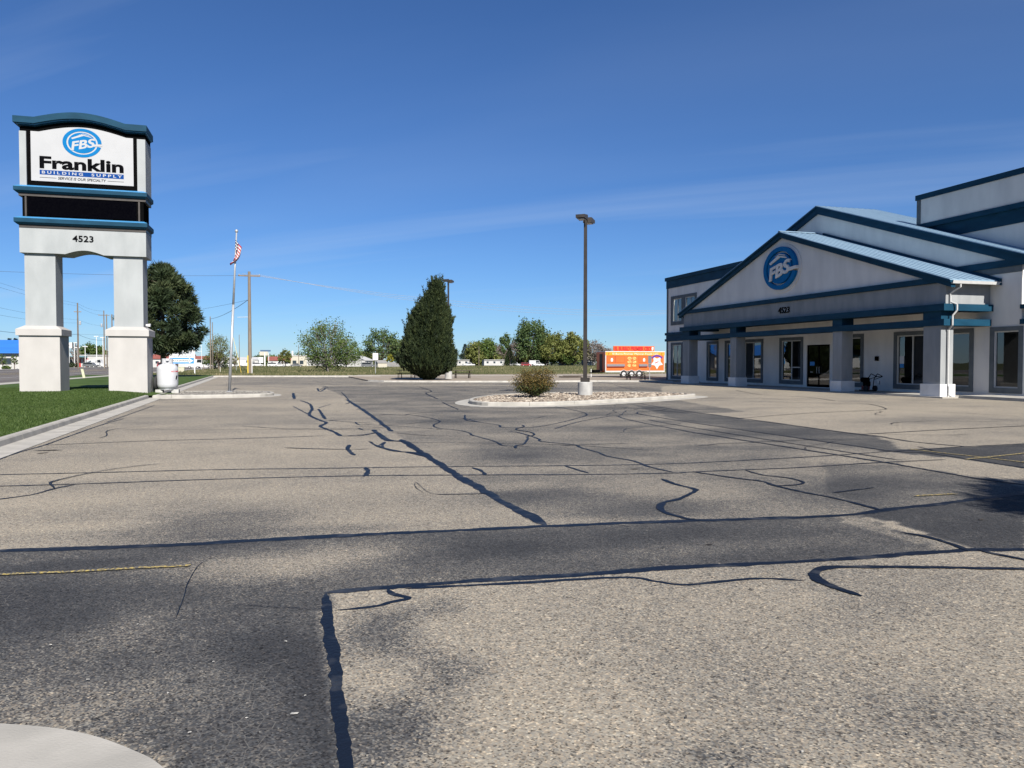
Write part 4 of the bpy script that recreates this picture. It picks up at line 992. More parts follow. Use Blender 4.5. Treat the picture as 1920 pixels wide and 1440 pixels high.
# frieze
box_part('frieze', M_['grey'], bld, XF, XF + .3, P0, P1, 4.262, 5.27, world=True)
for y0, y1 in ((P0, P0 + .3), (P1 - .3, P1)): box_part('frieze', M_['grey'], bld, XF + .302, XM - .002, y0 + .002, y1 - .002, 4.262, 5.27, world=True)
box_part('portico_ceiling', M_['wall'], bld, XF + .3, XM - .005, P0 + .3, P1 - .3, 4.27, 4.33, world=True)
for y in (31, 36.5, 42.5, 49): box_part('soffit_light', M_['black'], bld, 29.4, 29.55, y, y + .15, 4.2, 4.268, world=True)
PA, PZ, PS = 40.18, 9.36, .329
box_part('pediment_band', M_['navy'], bld, XF - .14, XF - .002, P0 + .02, P1 - .02, 5.25, 5.50, world=True)
m = MB(); zt = lambda y: PZ - .15 - PS * abs(y - PA)
m.prism([(P0, 5.272), (P1, 5.272), (P1, zt(P1)), (PA, zt(PA)), (P0, zt(P0))][::-1], lambda y, z: (XF, y, z), lambda y, z: (XF + .2, y, z)); m.build('pediment', M_['wall'], bld, world=True)
E0, E1 = P0 - .48, P1 + .48
for a, b, z, t, x0, x1, nm in ((0, 0, PZ, .26, XF - .20, XF + .04, 'rake_trim'), (.04, .06, PZ + .06, .10, XF - .28, XF - .08, 'rake_cap')):
    rake(PA, z, E0 - a, z - PS * (PA - E0 + a), t, x0, x1, nm); rake(E1 + a, z - PS * (E1 + a - PA), PA, z, t, x0, x1, nm)
r1 = slope_roof('portico_roof', PA, PZ + .10, E0, PZ + .10 - PS * (PA - E0), XF - .27, XM - .12, .09)
r2 = slope_roof('portico_roof', PA, PZ + .10, E1, PZ + .10 - PS * (E1 - PA), XF - .27, XM - .12, .09)
mb = MB(); mb.prism([(PA - .14, PZ + .06), (PA, PZ + .135), (PA + .14, PZ + .06), (PA, PZ + .105)], lambda y, z: (XF - .27, y, z + .03), lambda y, z: (XM - .02, y, z + .03)); mb.build('ridge_cap', M_['roofmetal'], bld, world=True)
rake(PA - .5, PZ + .22 - PS * .5, E0 - .12, PZ + .22 - PS * (PA - E0 + .12), .30, XM - .13, XM - .012, 'wall_flashing')
ez = PZ - PS * (PA - E0)
gt = MB(); gt.prism([(E0 + .02, ez + .04), (E0 + .02, ez - .10), (E0 - .10, ez - .10), (E0 - .13, ez + .03), (E0 - .10, ez + .03), (E0 - .08, ez - .07), (E0 - .01, ez - .07), (E0 - .01, ez + .04)], lambda y, z: (XF - .2, y, z), lambda y, z: (XM - .03, y, z)); gt.build('gutter', M_['vinyl'], bld, world=True)
box_part('soffit', M_['grey'], bld, XF + .05, XM - .03, E0 + .03, P0 - .002, ez - .06, ez - .03, world=True)
# downpipe on the near corner
dx = XF + .22
pts = [(dx + .06, E0 - .05, ez - .09), (dx + .06, E0 - .05, ez - .25), (dx - .02, P0 - .07, ez - .50), (dx - .02, P0 - .07, 4.35), (dx + .10, P0 - .32, 4.22), (dx + .10, P0 - .32, 3.95), (dx - .02, P0 - .20, 3.72), (dx - .02, P0 - .20, 3.30), (dx, 28.12, 3.10), (dx, 28.12, .62), (dx, 28.06, .50), (dx, 28.06, .12), (dx, 27.90, .06)]
mb = MB()
for a, b in zip(pts[:-1], pts[1:]):
    mb.tube(a, b, .038, .038, 8)
mb.build('downpipe', M_['vinyl'], bld, world=True)
mb = MB(); pts = [(dx, E1 + .05, ez - .09), (dx - .02, P1 + .07, ez - .50), (dx - .02, P1 + .07, 4.3)]
mb.path(pts, .045); mb.build('downpipe', M_['black'], bld, world=True)
# logo and number
disc = MB(); disc.prism([(1.86 * math.cos(R(a)), 1.46 * math.sin(R(a))) for a in range(0, 360, 5)], lambda a, b: (XF - .05, 40.20 - a, 7.26 + b), lambda a, b: (XF - .001, 40.20 - a, 7.26 + b))
badge = disc.build('logo_disc', M_['wall'], bld, world=True)
logo(badge, lambda a, b, w: (XF - .052 - w, 40.20 - a * 1.62, 7.27 + b * 1.28), M_['logoblue'], M_['wall'], .16)
mb = MB(); put_text(mb, '4523', (-40.50, -39.42, 4.57, 4.93), ONX(XF), .05, offset=.006); mb.build('house_number', M_['blacktext'], bld, world=True)
# sidewalk under and beside the portico
sw = MB(); sw.flat(ccw([(XF - .45, 27.75), (XM + .3, 27.75), (XM + .3, 54.5), (33, 54.5), (33, 62.5), (30.2, 62.5), (XF - .45, 54.5)]), -.03, .055)
swo = sw.build('sidewalk', M_['concrete']); tag(swo, kind='structure')
sw = MB(); sw.flat(ccw([(29.1, -14), (XW + .3, -14), (XW + .3, 27.74), (28.9, 27.74)]), -.03, .13); tag(sw.build('sidewalk', M_['concrete']), kind='structure')

# ================================================================== SMALL THINGS IN THE LOT
# propane tank on concrete blocks
tx, ty = -5.80, 40.6; tz = .30
tk = thing('propane_tank', 'large white propane tank beside the right pier of the pylon sign', 'tank', (tx, ty, tz))
mb = MB(); prof = [(.28, .0), (.41, .05), (.465, .14), (.48, .25), (.48, .95), (.465, 1.06), (.40, 1.15), (.28, 1.21), (.16, 1.23)]
mb.lathe(prof, (0, 0, .02), 36); body = mb.build('tank_shell', M_['tank'], tk, smooth=True)
mb = MB(); n = 30                                   # collar with a hand opening
rng_c = [a for a in range(0, 360, 10) if not (250 < a < 300)]
for a in rng_c:
    a0, a1 = R(a), R(a + 10)
    for r0, r1 in ((.235, .25),):
        q = [(r1 * math.cos(a0), r1 * math.sin(a0)), (r1 * math.cos(a1), r1 * math.sin(a1)), (r0 * math.cos(a1), r0 * math.sin(a1)), (r0 * math.cos(a0), r0 * math.sin(a0))]
        mb.flat(q, 1.20, 1.50)
for a in range(250, 310, 10):
    a0, a1 = R(a), R(a + 10); q = [(.25 * math.cos(a0), .25 * math.sin(a0)), (.25 * math.cos(a1), .25 * math.sin(a1)), (.235 * math.cos(a1), .235 * math.sin(a1)), (.235 * math.cos(a0), .235 * math.sin(a0))]
    mb.flat(q, 1.42, 1.50); mb.flat(q, 1.20, 1.30)
mb.build('collar', M_['tank'], tk)
mb = MB(); mb.lathe([(.05, 0), (.05, .1), (.09, .12), (.09, .16)], (0, 0, 1.24), 12); mb.build('valve', M_['galv'], tk)
mb = MB(); mb.lathe([(.36, 0), (.38, .0), (.38, .07), (.36, .07)], (0, 0, 0), 30); mb.build('foot_ring', M_['galv'], tk)
cyl = lambda r: (lambda a, b, w: ((r + w) * math.sin(a / r), -(r + w) * math.cos(a / r), b))
mb = MB(); put_text(mb, 'NO SMOKING', (.24, .95, .84, .91), cyl(.481), .003, offset=.02); mb.build('warning_lettering', M_['red'], tk)
mb = MB(); poly_uv(mb, [(.42, .42), (.62, .42), (.62, .44), (.42, .44)], cyl(.481), 0, .003); mb.build('label_line', M_['blacktext'], tk)
mb = MB(); poly_uv(mb, [(.46, .50), (.50, .46), (.56, .52), (.62, .66), (.56, .70), (.50, .64)], cyl(.481), 0, .003); mb.build('label_mark', M_['blacktext'], tk)
for i, (bx, lab) in enumerate(((-.36, 'left concrete block under the white propane tank'), (.36, 'right concrete block under the white propane tank'))):
    b = thing('concrete_block', lab, 'block', (tx + bx, ty, .08), group='blocks under the propane tank')
    m = MB(); m.box(-.16, .16, -.22, .22, 0, .22); m.build('block', M_['concpole'], b)
tr = thing('tyre', 'black tyre leaning between the right sign pier and the propane tank', 'tyre', (-6.32, 40.55, .26))
mb = MB(); n = 24; k = 8; vs = []
for i in range(n):
    a = 2 * math.pi * i / n
    for j in range(k):
        t = 2 * math.pi * j / k; r = .27 + .075 * math.cos(t); vs.append((.075 * math.sin(t) + .12 * (r * math.sin(a)) * 0, r * math.cos(a), .345 + r * math.sin(a)))
mb.add(vs, [(i * k + j, ((i + 1) % n) * k + j, ((i + 1) % n) * k + (j + 1) % k, i * k + (j + 1) % k) for i in range(n) for j in range(k)]); mb.build('tyre_tread', M_['rubber'], tr, smooth=True)
mb = MB(); mb.tube((-.05, 0, .345), (.05, 0, .345), .19, .19, 18); mb.build('tyre_hub', M_['bronze'], tr)

# flagpole
fx, fy = G(430, 735.5, .1)
fp = thing('flagpole', 'slim leaning aluminium flagpole on the gravel island', 'flagpole', (fx, fy, .09))
lean = Vector((.42, 0, 8.08)); top = lean
mb = MB(); mb.tube((0, 0, 0), tuple(lean * .55), .075, .06, 12); mb.tube(tuple(lean * .55), tuple(lean), .055, .035, 12); mb.build('pole', M_['galv'], fp, smooth=True)
mb = MB(); mb.lathe([(.02, -.09), (.06, -.06), (.085, 0), (.06, .06), (.02, .085)], tuple(lean + Vector((0, 0, .08))), 14); mb.build('finial', M_['galv'], fp, smooth=True)
mb = MB(); mb.lathe([(.16, 0), (.16, .03), (.10, .07)], (0, 0, 0), 16); mb.build('flash_collar', M_['galv'], fp)
p0 = lean * .955
fg = thing('flag', 'limp red and white striped flag with a blue canton near the flagpole top', 'flag', (fx + p0.x - .05, fy - .05, .09 + p0.z - 1.2))
NU, NV = 26, 26; mb = MB(); vs = []
for i in range(NU + 1):
    s_ = i / NU
    for j in range(NV + 1):
        t = j / NV
        fold = math.sin(s_ * 11 + t * 1.4); x = .02 + .34 * s_ * (1 - .2 * t) - .52 * s_ * t * t + .06 * fold * s_; y = .09 * math.cos(s_ * 11 + t * 1.0) * (.3 + s_) - .10
        z = -t * .92 - s_ * (.46 + .10 * math.sin(t * 4)) - .04 * fold * s_
        vs.append((x, y, z + 1.2))
b0 = len(vs)
for i in range(NU):
    for j in range(NV):
        stripe = int(j / NV * 13); canton = i < NU * .4 and j < NV * 7 / 13
        mb.m = 2 if canton else (stripe % 2)
        mb.f.append((i * (NV + 1) + j, (i + 1) * (NV + 1) + j, (i + 1) * (NV + 1) + j + 1, i * (NV + 1) + j + 1)); mb.mi.append(mb.m)
mb.v = vs
mb.build('cloth', [PM('flag_red', (.34, .02, .035), None, 8, .8), PM('flag_white', (.50, .50, .50), None, 8, .8), PM('flag_blue', (.012, .018, .06), None, 8, .8)], fg, smooth=True)
mb = MB(); 
for i in range(3):
    for j in range(3):
        x, y, z = vs[(2 + i * 3) * (NV + 1) + 2 + j * 4]; mb.box(x - .02, x + .02, y - .025, y - .015, z - .02, z + .02)
o_ = mb.build('stars', M_['white'], fg); o_['kind'] = 'stuff'

# parking-lot lamps
def lamp(loc, label, rot):
    t = thing('lamp_post', label, 'lamp post', loc, rot, 'parking lot lamp posts')
    m = MB(); m.lathe([(.335, 0), (.335, .62), (.31, .645)], (0, 0, -.04), 28); m.build('concrete_footing', M_['concpole'], t, smooth=False)
    m = MB(); m.box(-.17, .17, -.17, .17, .602, .80); m.build('base_cover', M_['bronze'], t)
    m = MB(); m.add([(-.075, -.075, .8), (.075, -.075, .8), (.075, .075, .8), (-.075, .075, .8), (-.06, -.06, 8.1), (.06, -.06, 8.1), (.06, .06, 8.1), (-.06, .06, 8.1)], [(0, 3, 2, 1), (4, 5, 6, 7), (0, 1, 5, 4), (1, 2, 6, 5), (2, 3, 7, 6), (3, 0, 4, 7)]); m.build('pole', M_['bronze'], t)
    for s in (-1, 1):
        m = MB(); m.box(min(s * .06, s * .26), max(s * .06, s * .26), -.04, .04, 7.93, 8.02); arm = m.build('arm', M_['bronze'], t)
        m = MB(); x0, x1 = (.26, .86) if s > 0 else (-.86, -.26); m.prism([(x0, 7.86), (x1, 7.90), (x1, 8.04), (x0 + .04, 8.10)] if s > 0 else [(x0, 7.90), (x1, 7.86), (x1 - .04, 8.10), (x0, 8.04)], lambda a, b: (a, -.2, b), lambda a, b: (a, .2, b)); hd = m.build('lamp_head', M_['bronze'], t)
        m = MB(); m.box(x0 + .08, x1 - .08, -.15, .15, 7.852, 7.862); m.build('lens', M_['galv'], hd)
    return t
l1 = lamp((*G(1097, 741, .12), .12), 'twin-headed lamp post on the concrete footing in the rock island', R(52))
l2 = copy_tree(l1, (*G(841, 710.2, .1), .1), 'twin-headed lamp post rising behind the big dark evergreen', R(55)); l2.scale = (1, 1, 1.14)

# bush
bx, by = G(1003, 745, .12)
bsh = thing('shrub', 'bronze-leaved shrub growing in the rock island beside the lamp post', 'shrub', (bx, by, .08))
rr = random.Random(12); lv = MB(); lg = MB(); st = MB(); tips = []
for i in range(80):
    a = rr.uniform(0, 6.28); sp = rr.random() ** .55; tip = Vector((math.cos(a) * sp * 1.0, math.sin(a) * sp * .85, rr.uniform(.40, 1.42) * (1 - .28 * sp * sp)))
    mid = tip * .5 + Vector((0, 0, .12)); st.tube((rr.uniform(-.08, .08), rr.uniform(-.08, .08), 0), tuple(mid), .014, .010, 5, False); st.tube(tuple(mid), tuple(tip), .010, .004, 5, False); tips.append((mid, tip))
for i in range(15000):
    m_, t_ = rr.choice(tips); k = rr.uniform(-.6, 1.10); p = m_.lerp(t_, k) + Vector((rr.gauss(0, .10), rr.gauss(0, .10), rr.gauss(0, .08)))
    if p.z < .04: continue
    d = Vector((rr.gauss(0, 1), rr.gauss(0, 1), rr.gauss(.3, .8))).normalized(); sd = d.cross(Vector((rr.gauss(0, 1), rr.gauss(0, 1), rr.gauss(0, 1)))).normalized()
    L = rr.uniform(.05, .095); w = L * .42; q = [p, p + d * L * .5 + sd * w * .5, p + d * L, p + d * L * .5 - sd * w * .5]
    low = p.z < .5 + rr.gauss(0, .12)
    (lg if low and rr.random() < .75 else lv).add([tuple(v) for v in q], [(0, 1, 2, 3)], rr.random())
st.build('stems', M_['bark'], bsh); lv.build('bronze_leaves', M_['bushleaf'], bsh); lg.build('green_leaves', M_['bushgreen'], bsh)

# picnic tables (metal frame, slatted top)
def picnic(loc, label, rot):
    t = thing('picnic_table', label, 'picnic table', loc, rot, 'dark picnic tables on the dirt island')
    for k in range(4): box_part('table_slat', M_['dkbrown'], t, -.92, .92, -.36 + k * .185, -.20 + k * .185, .72, .76)
    for s in (-1, 1):
        for k in range(2): box_part('bench_slat', M_['dkbrown'], t, -.92, .92, s * .62 - .13 + k * .14, s * .62 + k * .14, .42, .46)
    for x in (-.66, .66):
        m = MB(); m.path([(x, -.72, .0), (x, -.66, .41), (x, .66, .41), (x, .72, 0)], .025, 6); m.build('bench_frame', M_['black'], t)
        m = MB(); m.path([(x + .02, -.45, .0), (x + .02, -.22, .71), (x + .02, .22, .71), (x + .02, .45, 0)], .025, 6); m.build('leg_frame', M_['black'], t)
    return t
pt = picnic((*G(867, 709, .1), .1), 'dark picnic table just right of the big dark evergreen', R(-6))
copy_tree(pt, (*G(762, 708.5, .1), .1), 'dark picnic table partly hidden at the left of the big evergreen', R(8))
copy_tree(pt, (*G(1192, 712, .1), .1), 'dark picnic table standing in front of the orange food trailer', R(-10))

# parking sign seen from behind, white sign, truck-entrance sign
x, y = G(1218, 713, .1)
t = thing('parking_sign', 'small dark double sign on a thin post in front of the food trailer', 'sign', (x, y, .1))
m = MB(); m.tube((0, 0, 0), (0, 0, 2.1), .03, .03, 6); m.build('post', M_['galv'], t)
m = MB(); m.box(-.16, .16, -.035, -.028, 1.45, 2.1); m.build('sign_plate', M_['trimgrey'], t); m = MB(); m.box(-.15, .15, -.035, -.028, 1.1, 1.42); m.build('sign_plate', M_['trimgrey'], t)
x, y = G(704, 702)
t = thing('road_sign', 'blank white square sign on a thin post at the field edge', 'sign', (x, y, -.06))
m = MB(); m.tube((0, 0, 0), (0, 0, 3.0), .035, .035, 6); m.build('post', M_['galv'], t); m = MB(); m.box(-.36, .36, -.06, -.045, 2.05, 2.95); m.build('sign_plate', M_['white'], t)
x0, y0 = G(341, 703); d0 = 105
t = thing('entrance_sign', 'white and blue plant entrance sign with an arrow below the pine', 'sign', (x0, y0, .08))
for px in (-1.52, 1.50): box_part('post', M_['white'], t, px, px + .13, -.03, .10, 0, 3.12)
m = MB(); m.box(-1.42, 1.48, -.06, -.001, 1.38, 3.10); bd_ = m.build('sign_board', M_['white'], t)
m = MB(); m.box(-1.42, 1.48, -.068, -.061, 1.40, 2.15); m.build('blue_field', M_['noticeblue'], bd_)
mp_ = lambda a, b, w: (a, -.062 - w, b)
m = MB(); put_text(m, 'TRUSS PLANT', (-1.32, 1.38, 2.62, 2.98), mp_, .006, offset=.01); m.build('lettering', M_['carblue'], bd_)
m = MB(); put_text(m, '4519 Arthur St', (-1.0, 1.15, 2.24, 2.52), mp_, .006); m.build('lettering', M_['carblue'], bd_)
mp2 = lambda a, b, w: (a, -.069 - w, b)
m = MB(); poly_uv(m, [(-1.3, 1.58), (.9, 1.58), (.9, 1.44), (1.42, 1.78), (.9, 2.11), (.9, 1.97), (-1.3, 1.97)], mp2, 0, .004); ar = m.build('arrow', M_['white'], bd_)
m = MB(); put_text(m, 'TRUCK ENTRANCE', (-1.2, 1.0, 1.66, 1.88), lambda a, b, w: (a, -.074 - w, b), .004, offset=.01); m.build('lettering', M_['blacktext'], bd_)
# utility boxes and posts
x, y = G(340, 698); t = thing('utility_box', 'cream louvred utility box behind the entrance sign', 'utility box', (x, y, -.06))
m = MB(); m.box(-.5, .5, -.3, .3, 0, .86); m.build('box_body', M_['boxgreen'], t)
for k in range(6): box_part('louvre', M_['cream'], t, -.44 + k * .15, -.34 + k * .15, -.32, -.301, .12, .72)
m = MB(); m.box(-.53, .53, -.33, .33, .86, .93); m.build('box_lid', M_['boxgreen'], t)
x, y = G(158, 709, .1); t = thing('marker_post', 'leaning pale utility marker on the lawn between the sign piers', 'marker', (x, y, .11))
m = MB(); m.add([(-.12, -.05, 0), (.12, -.05, 0), (.12, .05, 0), (-.12, .05, 0), (-.28, -.05, .85), (-.06, -.05, .85), (-.06, .05, .85), (-.28, .05, .85)], [(0, 3, 2, 1), (4, 5, 6, 7), (0, 1, 5, 4), (1, 2, 6, 5), (2, 3, 7, 6), (3, 0, 4, 7)]); m.build('marker_body', M_['boxgreen'], t)
m = MB(); m.box(-.29, -.05, -.06, .06, .85, .89); m.build('marker_cap', M_['boxgreen'], t)
for px, b, h, r, mt, lab in ((413, 699, .95, .07, 'cream', 'short pale bollard post at the lot corner'), (382, 697, 1.15, .07, 'wood', 'brown fence post right of the entrance sign'), (443, 695, 1.0, .05, 'galv', 'thin grey post in the weeds beyond the flagpole')):
    x, y = G(px, b); t = thing('bollard', lab, 'post', (x, y, -.06)); m = MB(); m.tube((0, 0, 0), (0, 0, h), r, r, 8); m.build('post', M_[mt], t); m = MB(); m.lathe([(r * 1.15, 0), (r * 1.15, .03), (r * .5, .06)], (0, 0, h), 8); m.build('post_cap', M_[mt], t)

# machine standing by the column: plate compactor on wheels with a bent handle
t = thing('compactor', 'dark wheeled plate compactor parked behind the third column', 'machine', (29.75, 34.5, .06), R(-90))
m = MB(); m.box(-.30, .35, -.24, .24, .0, .09); m.build('plate', M_['bronze'], t)
m = MB(); m.lathe([(.17, 0), (.19, .05), (.19, .22), (.12, .30)], (0, 0, .28), 14); m.build('engine', M_['black'], t)
m = MB(); m.box(-.22, .05, -.16, .16, .10, .30); m.build('engine_mount', M_['dkred'], t)
m = MB(); m.tube((-.12, -.2, .62), (-.12, .2, .62), .13, .13, 14); m.build('water_tank', M_['black'], t)
for s in (-1, 1):
    m = MB(); m.tube((.28, s * .25, .16), (.28, s * .33, .16), .16, .16, 16); m.build('wheel', M_['rubber'], t)
m = MB(); m.path([(.22, -.2, .12), (.30, -.2, .68), (.55, -.2, .95), (.92, -.19, .82), (.97, 0, .80), (.92, .19, .82), (.55, .2, .95), (.30, .2, .68), (.22, .2, .12)], .02, 6); m.path([(.30, -.2, .64), (.92, -.18, .80)], .016, 6); m.path([(.30, .2, .64), (.92, .18, .80)], .016, 6); m.build('handle', M_['black'], t)

# ================================================================== FOOD TRAILER
TY = 74.0
def XatY(px, Y): d = _ray(px, 690); return d[0] * Y / d[1]
TXA, TXB = XatY(1135, TY), XatY(1246, TY)
ft = thing('food_trailer', 'orange food trailer with a red rooftop name board and three wheels', 'trailer', ((TXA + TXB) / 2, TY + 1.2, .1))
W_ = 2.4; z0, z1 = .62, 2.72
m = MB(); m.box(TXA, TXB, TY, TY + W_, z0, z1); body = m.build('body', M_['orange'], ft, world=True)
m = MB(); m.box(TXA - .03, TXB + .03, TY - .03, TY + W_ + .03, z1, z1 + .07); m.build('roof', M_['white'], ft, world=True)
box_part('upper_band', M_['amber'], body, TXA + .02, TXB - .02, TY - .012, TY - .002, 2.36, 2.70, world=True)
TT = ON(TY - .013)
m = MB(); put_text(m, 'El Burro Premier Mexican Foods LLC', (TXA + .8, TXB - .75, 2.43, 2.62), TT, .006); m.build('lettering', M_['white'], body, world=True, kind='stuff')
for x in (TXA + .25, TXB - .45): m = MB(); poly_uv(m, [(x, 2.46), (x + .07, 2.42), (x + .18, 2.6), (x + .14, 2.64)], TT, 0, .005); m.build('pepper_print', M_['red'], body, world=True)
box_part('skirt', M_['vinyl'], body, TXA - .01, TXB + .01, TY - .02, TY - .001, .60, .76, world=True)
for x in (TXA, TXB - .08): box_part('corner_post', M_['vinyl'], body, x - .01, x + .09, TY - .018, TY - .001, .76, 2.36, world=True)
box_part('corner_post', M_['vinyl'], body, TXA - .014, TXA - .001, TY - .016, TY + .09, .62, 2.71, world=True)
for (a, b) in ((.18, 1.05), (1.12, 2.15), (3.80, 4.75)):
    f = MB(); x0_, x1_ = TXA + a, TXA + b; f.box(x0_, x1_, TY - .028, TY - .002, 1.62, 2.28); h = f.build('serving_hatch', M_['orange'], body, world=True)
    for q in ((x0_ - .02, x1_ + .02, 2.281, 2.31), (x0_ - .02, x0_ - .001, 1.62, 2.28), (x1_ + .001, x1_ + .02, 1.62, 2.28)): box_part('hatch_edge', M_['dkred'], h, q[0], q[1], TY - .03, TY - .002, q[2], q[3], world=True)
for x in (TXA + .62, TXA + 4.28): m = MB(); poly_uv(m, [(x, 1.72), (x + .2, 1.72), (x + .24, 1.95), (x + .14, 2.1), (x, 2.05), (x - .03, 1.9)], ON(TY - .029), 0, .004); m.build('white_print', M_['white'], body, world=True)
for a, b in ((.16, 2.15), (3.78, 4.75)): box_part('serving_shelf', M_['steel'], ft, TXA + a, TXA + b, TY - .10, TY - .003, 1.22, 1.45, world=True); box_part('shelf_edge', M_['dkred'], ft, TXA + a, TXA + b, TY - .104, TY - .003, 1.15, 1.218, world=True)
for i in range(2):
    for j in range(3):
        x, z = TXA + 2.5 + i * .56, 1.15 + j * .37; m = MB(); poly_uv(m, [(x + .21 + .23 * math.cos(R(q)), z + .17 + .16 * math.sin(R(q))) for q in range(0, 360, 30)], TT, 0, .005 + .001 * (i + 2 * j)); m.build('food_print', M_['food'], body, world=True)
cx, cz = TXA + 5.88, 1.62
star = []
for k in range(10):
    r = .72 if k % 2 == 0 else .40; a = R(-90 + 36 * k); star.append((cx + r * math.cos(a), cz + r * math.sin(a)))
m = MB(); poly_uv(m, star, TT, 0, .006); sp = m.build('star_print', M_['white'], body, world=True)
m = MB(); o_, q_ = arc_band(.66, .86, 40, 140, 14); m2 = [(cx + a, cz - .02 + b) for a, b in o_ + q_]; n = len(o_)
for i in range(n - 1): m.add([(cx + p[0], TY - .022, cz - .04 + p[1]) for p in (o_[i], o_[i + 1], q_[n - 2 - i], q_[n - 1 - i])], [(0, 1, 2, 3)])
m.build('banner_print', M_['purple'], body, world=True)
m = MB(); poly_uv(m, [(cx - .22, cz - .12), (cx + .2, cz + .06), (cx + .16, cz + .14), (cx - .26, cz - .02)], ON(TY - .02), 0, .004); m.build('red_print', M_['red'], body, world=True)
# roof board
m = MB(); m.box(TXA + .95, TXB - 1.15, TY + .10, TY + .22, z1 + .08, z1 + .62); rb = m.build('roof_board', M_['orange'], ft, world=True)
m = MB(); put_text(m, 'EL BURRO PREMIER CEO', (TXA + 1.05, TXB - 1.55, z1 + .13, z1 + .57), ON(TY + .10), .03, offset=.05); m.build('lettering', M_['red'], rb, world=True, kind='stuff')
m = MB(); poly_uv(m, [(TXB - 1.42, z1 + .15), (TXB - 1.3, z1 + .2), (TXB - 1.24, z1 + .5), (TXB - 1.40, z1 + .55), (TXB - 1.48, z1 + .4)], ON(TY + .10), 0, .02); m.build('white_print', M_['white'], rb, world=True)
for k in range(3):
    x = TXA + 2.05 + k * .88
    m = MB(); m.tube((x, TY - .06, .42), (x, TY + .2, .42), .36, .36, 24); wh = m.build('wheel', M_['rubber'], ft, world=True)
    m = MB(); m.tube((x, TY - .075, .42), (x, TY - .055, .42), .20, .18, 20); m.build('rim', M_['rim'], wh, world=True)
    m = MB(); o_, q_ = arc_band(.39, .43, 0, 180, 14); q_ = q_[::-1]
    for i in range(14): m.add([(x + p[0], yy_, .42 + p[1]) for yy_ in (TY - .05, TY + .05) for p in (o_[i], o_[i + 1], q_[i + 1], q_[i])], [(0, 1, 2, 3), (0, 4, 5, 1), (7, 6, 5, 4), (3, 2, 6, 7)])
    m.build('wheel_arch', M_['vinyl'], ft, world=True)
for s in (.25, -.25): m = MB(); m.path([(TXA + .1, TY + 1.2 + s * 3, .60), (TXA - 1.3, TY + 1.2, .55)], .05, 6); m.build('drawbar', M_['black'], ft, world=True)
m = MB(); m.path([(TXA - 1.1, TY + 1.2, .0), (TXA - 1.1, TY + 1.2, .95)], .045, 8); m.build('jack', M_['white'], ft, world=True)
m = MB(); m.box(TXA - .95, TXA - .25, TY + .85, TY + 1.55, .58, .85); m.build('gas_bottle_tray', M_['black'], ft, world=True)
m = MB(); m.box(TXA - .003 - .02, TXA - .002, TY + .75, TY + 1.55, .75, 2.5); m.build('end_door', M_['dkbrown'], ft, world=True)
x, y = G(1075, 708, .1); t = thing('firewood_pile', 'low dark heap of planks on the dirt left of the food trailer', 'planks', (x, y, .1))
rr = random.Random(4)
for k in range(7):
    a = rr.uniform(-.25, .25); yk = -.4 + k * .13; zz = .02 + .07 * (k % 3)
    m = MB(); m.box(-1.2 + rr.uniform(-.3, .3), .9 + rr.uniform(-.5, .4), yk, yk + .12, zz, zz + .06); m.build('plank', M_['dkbrown'], t)

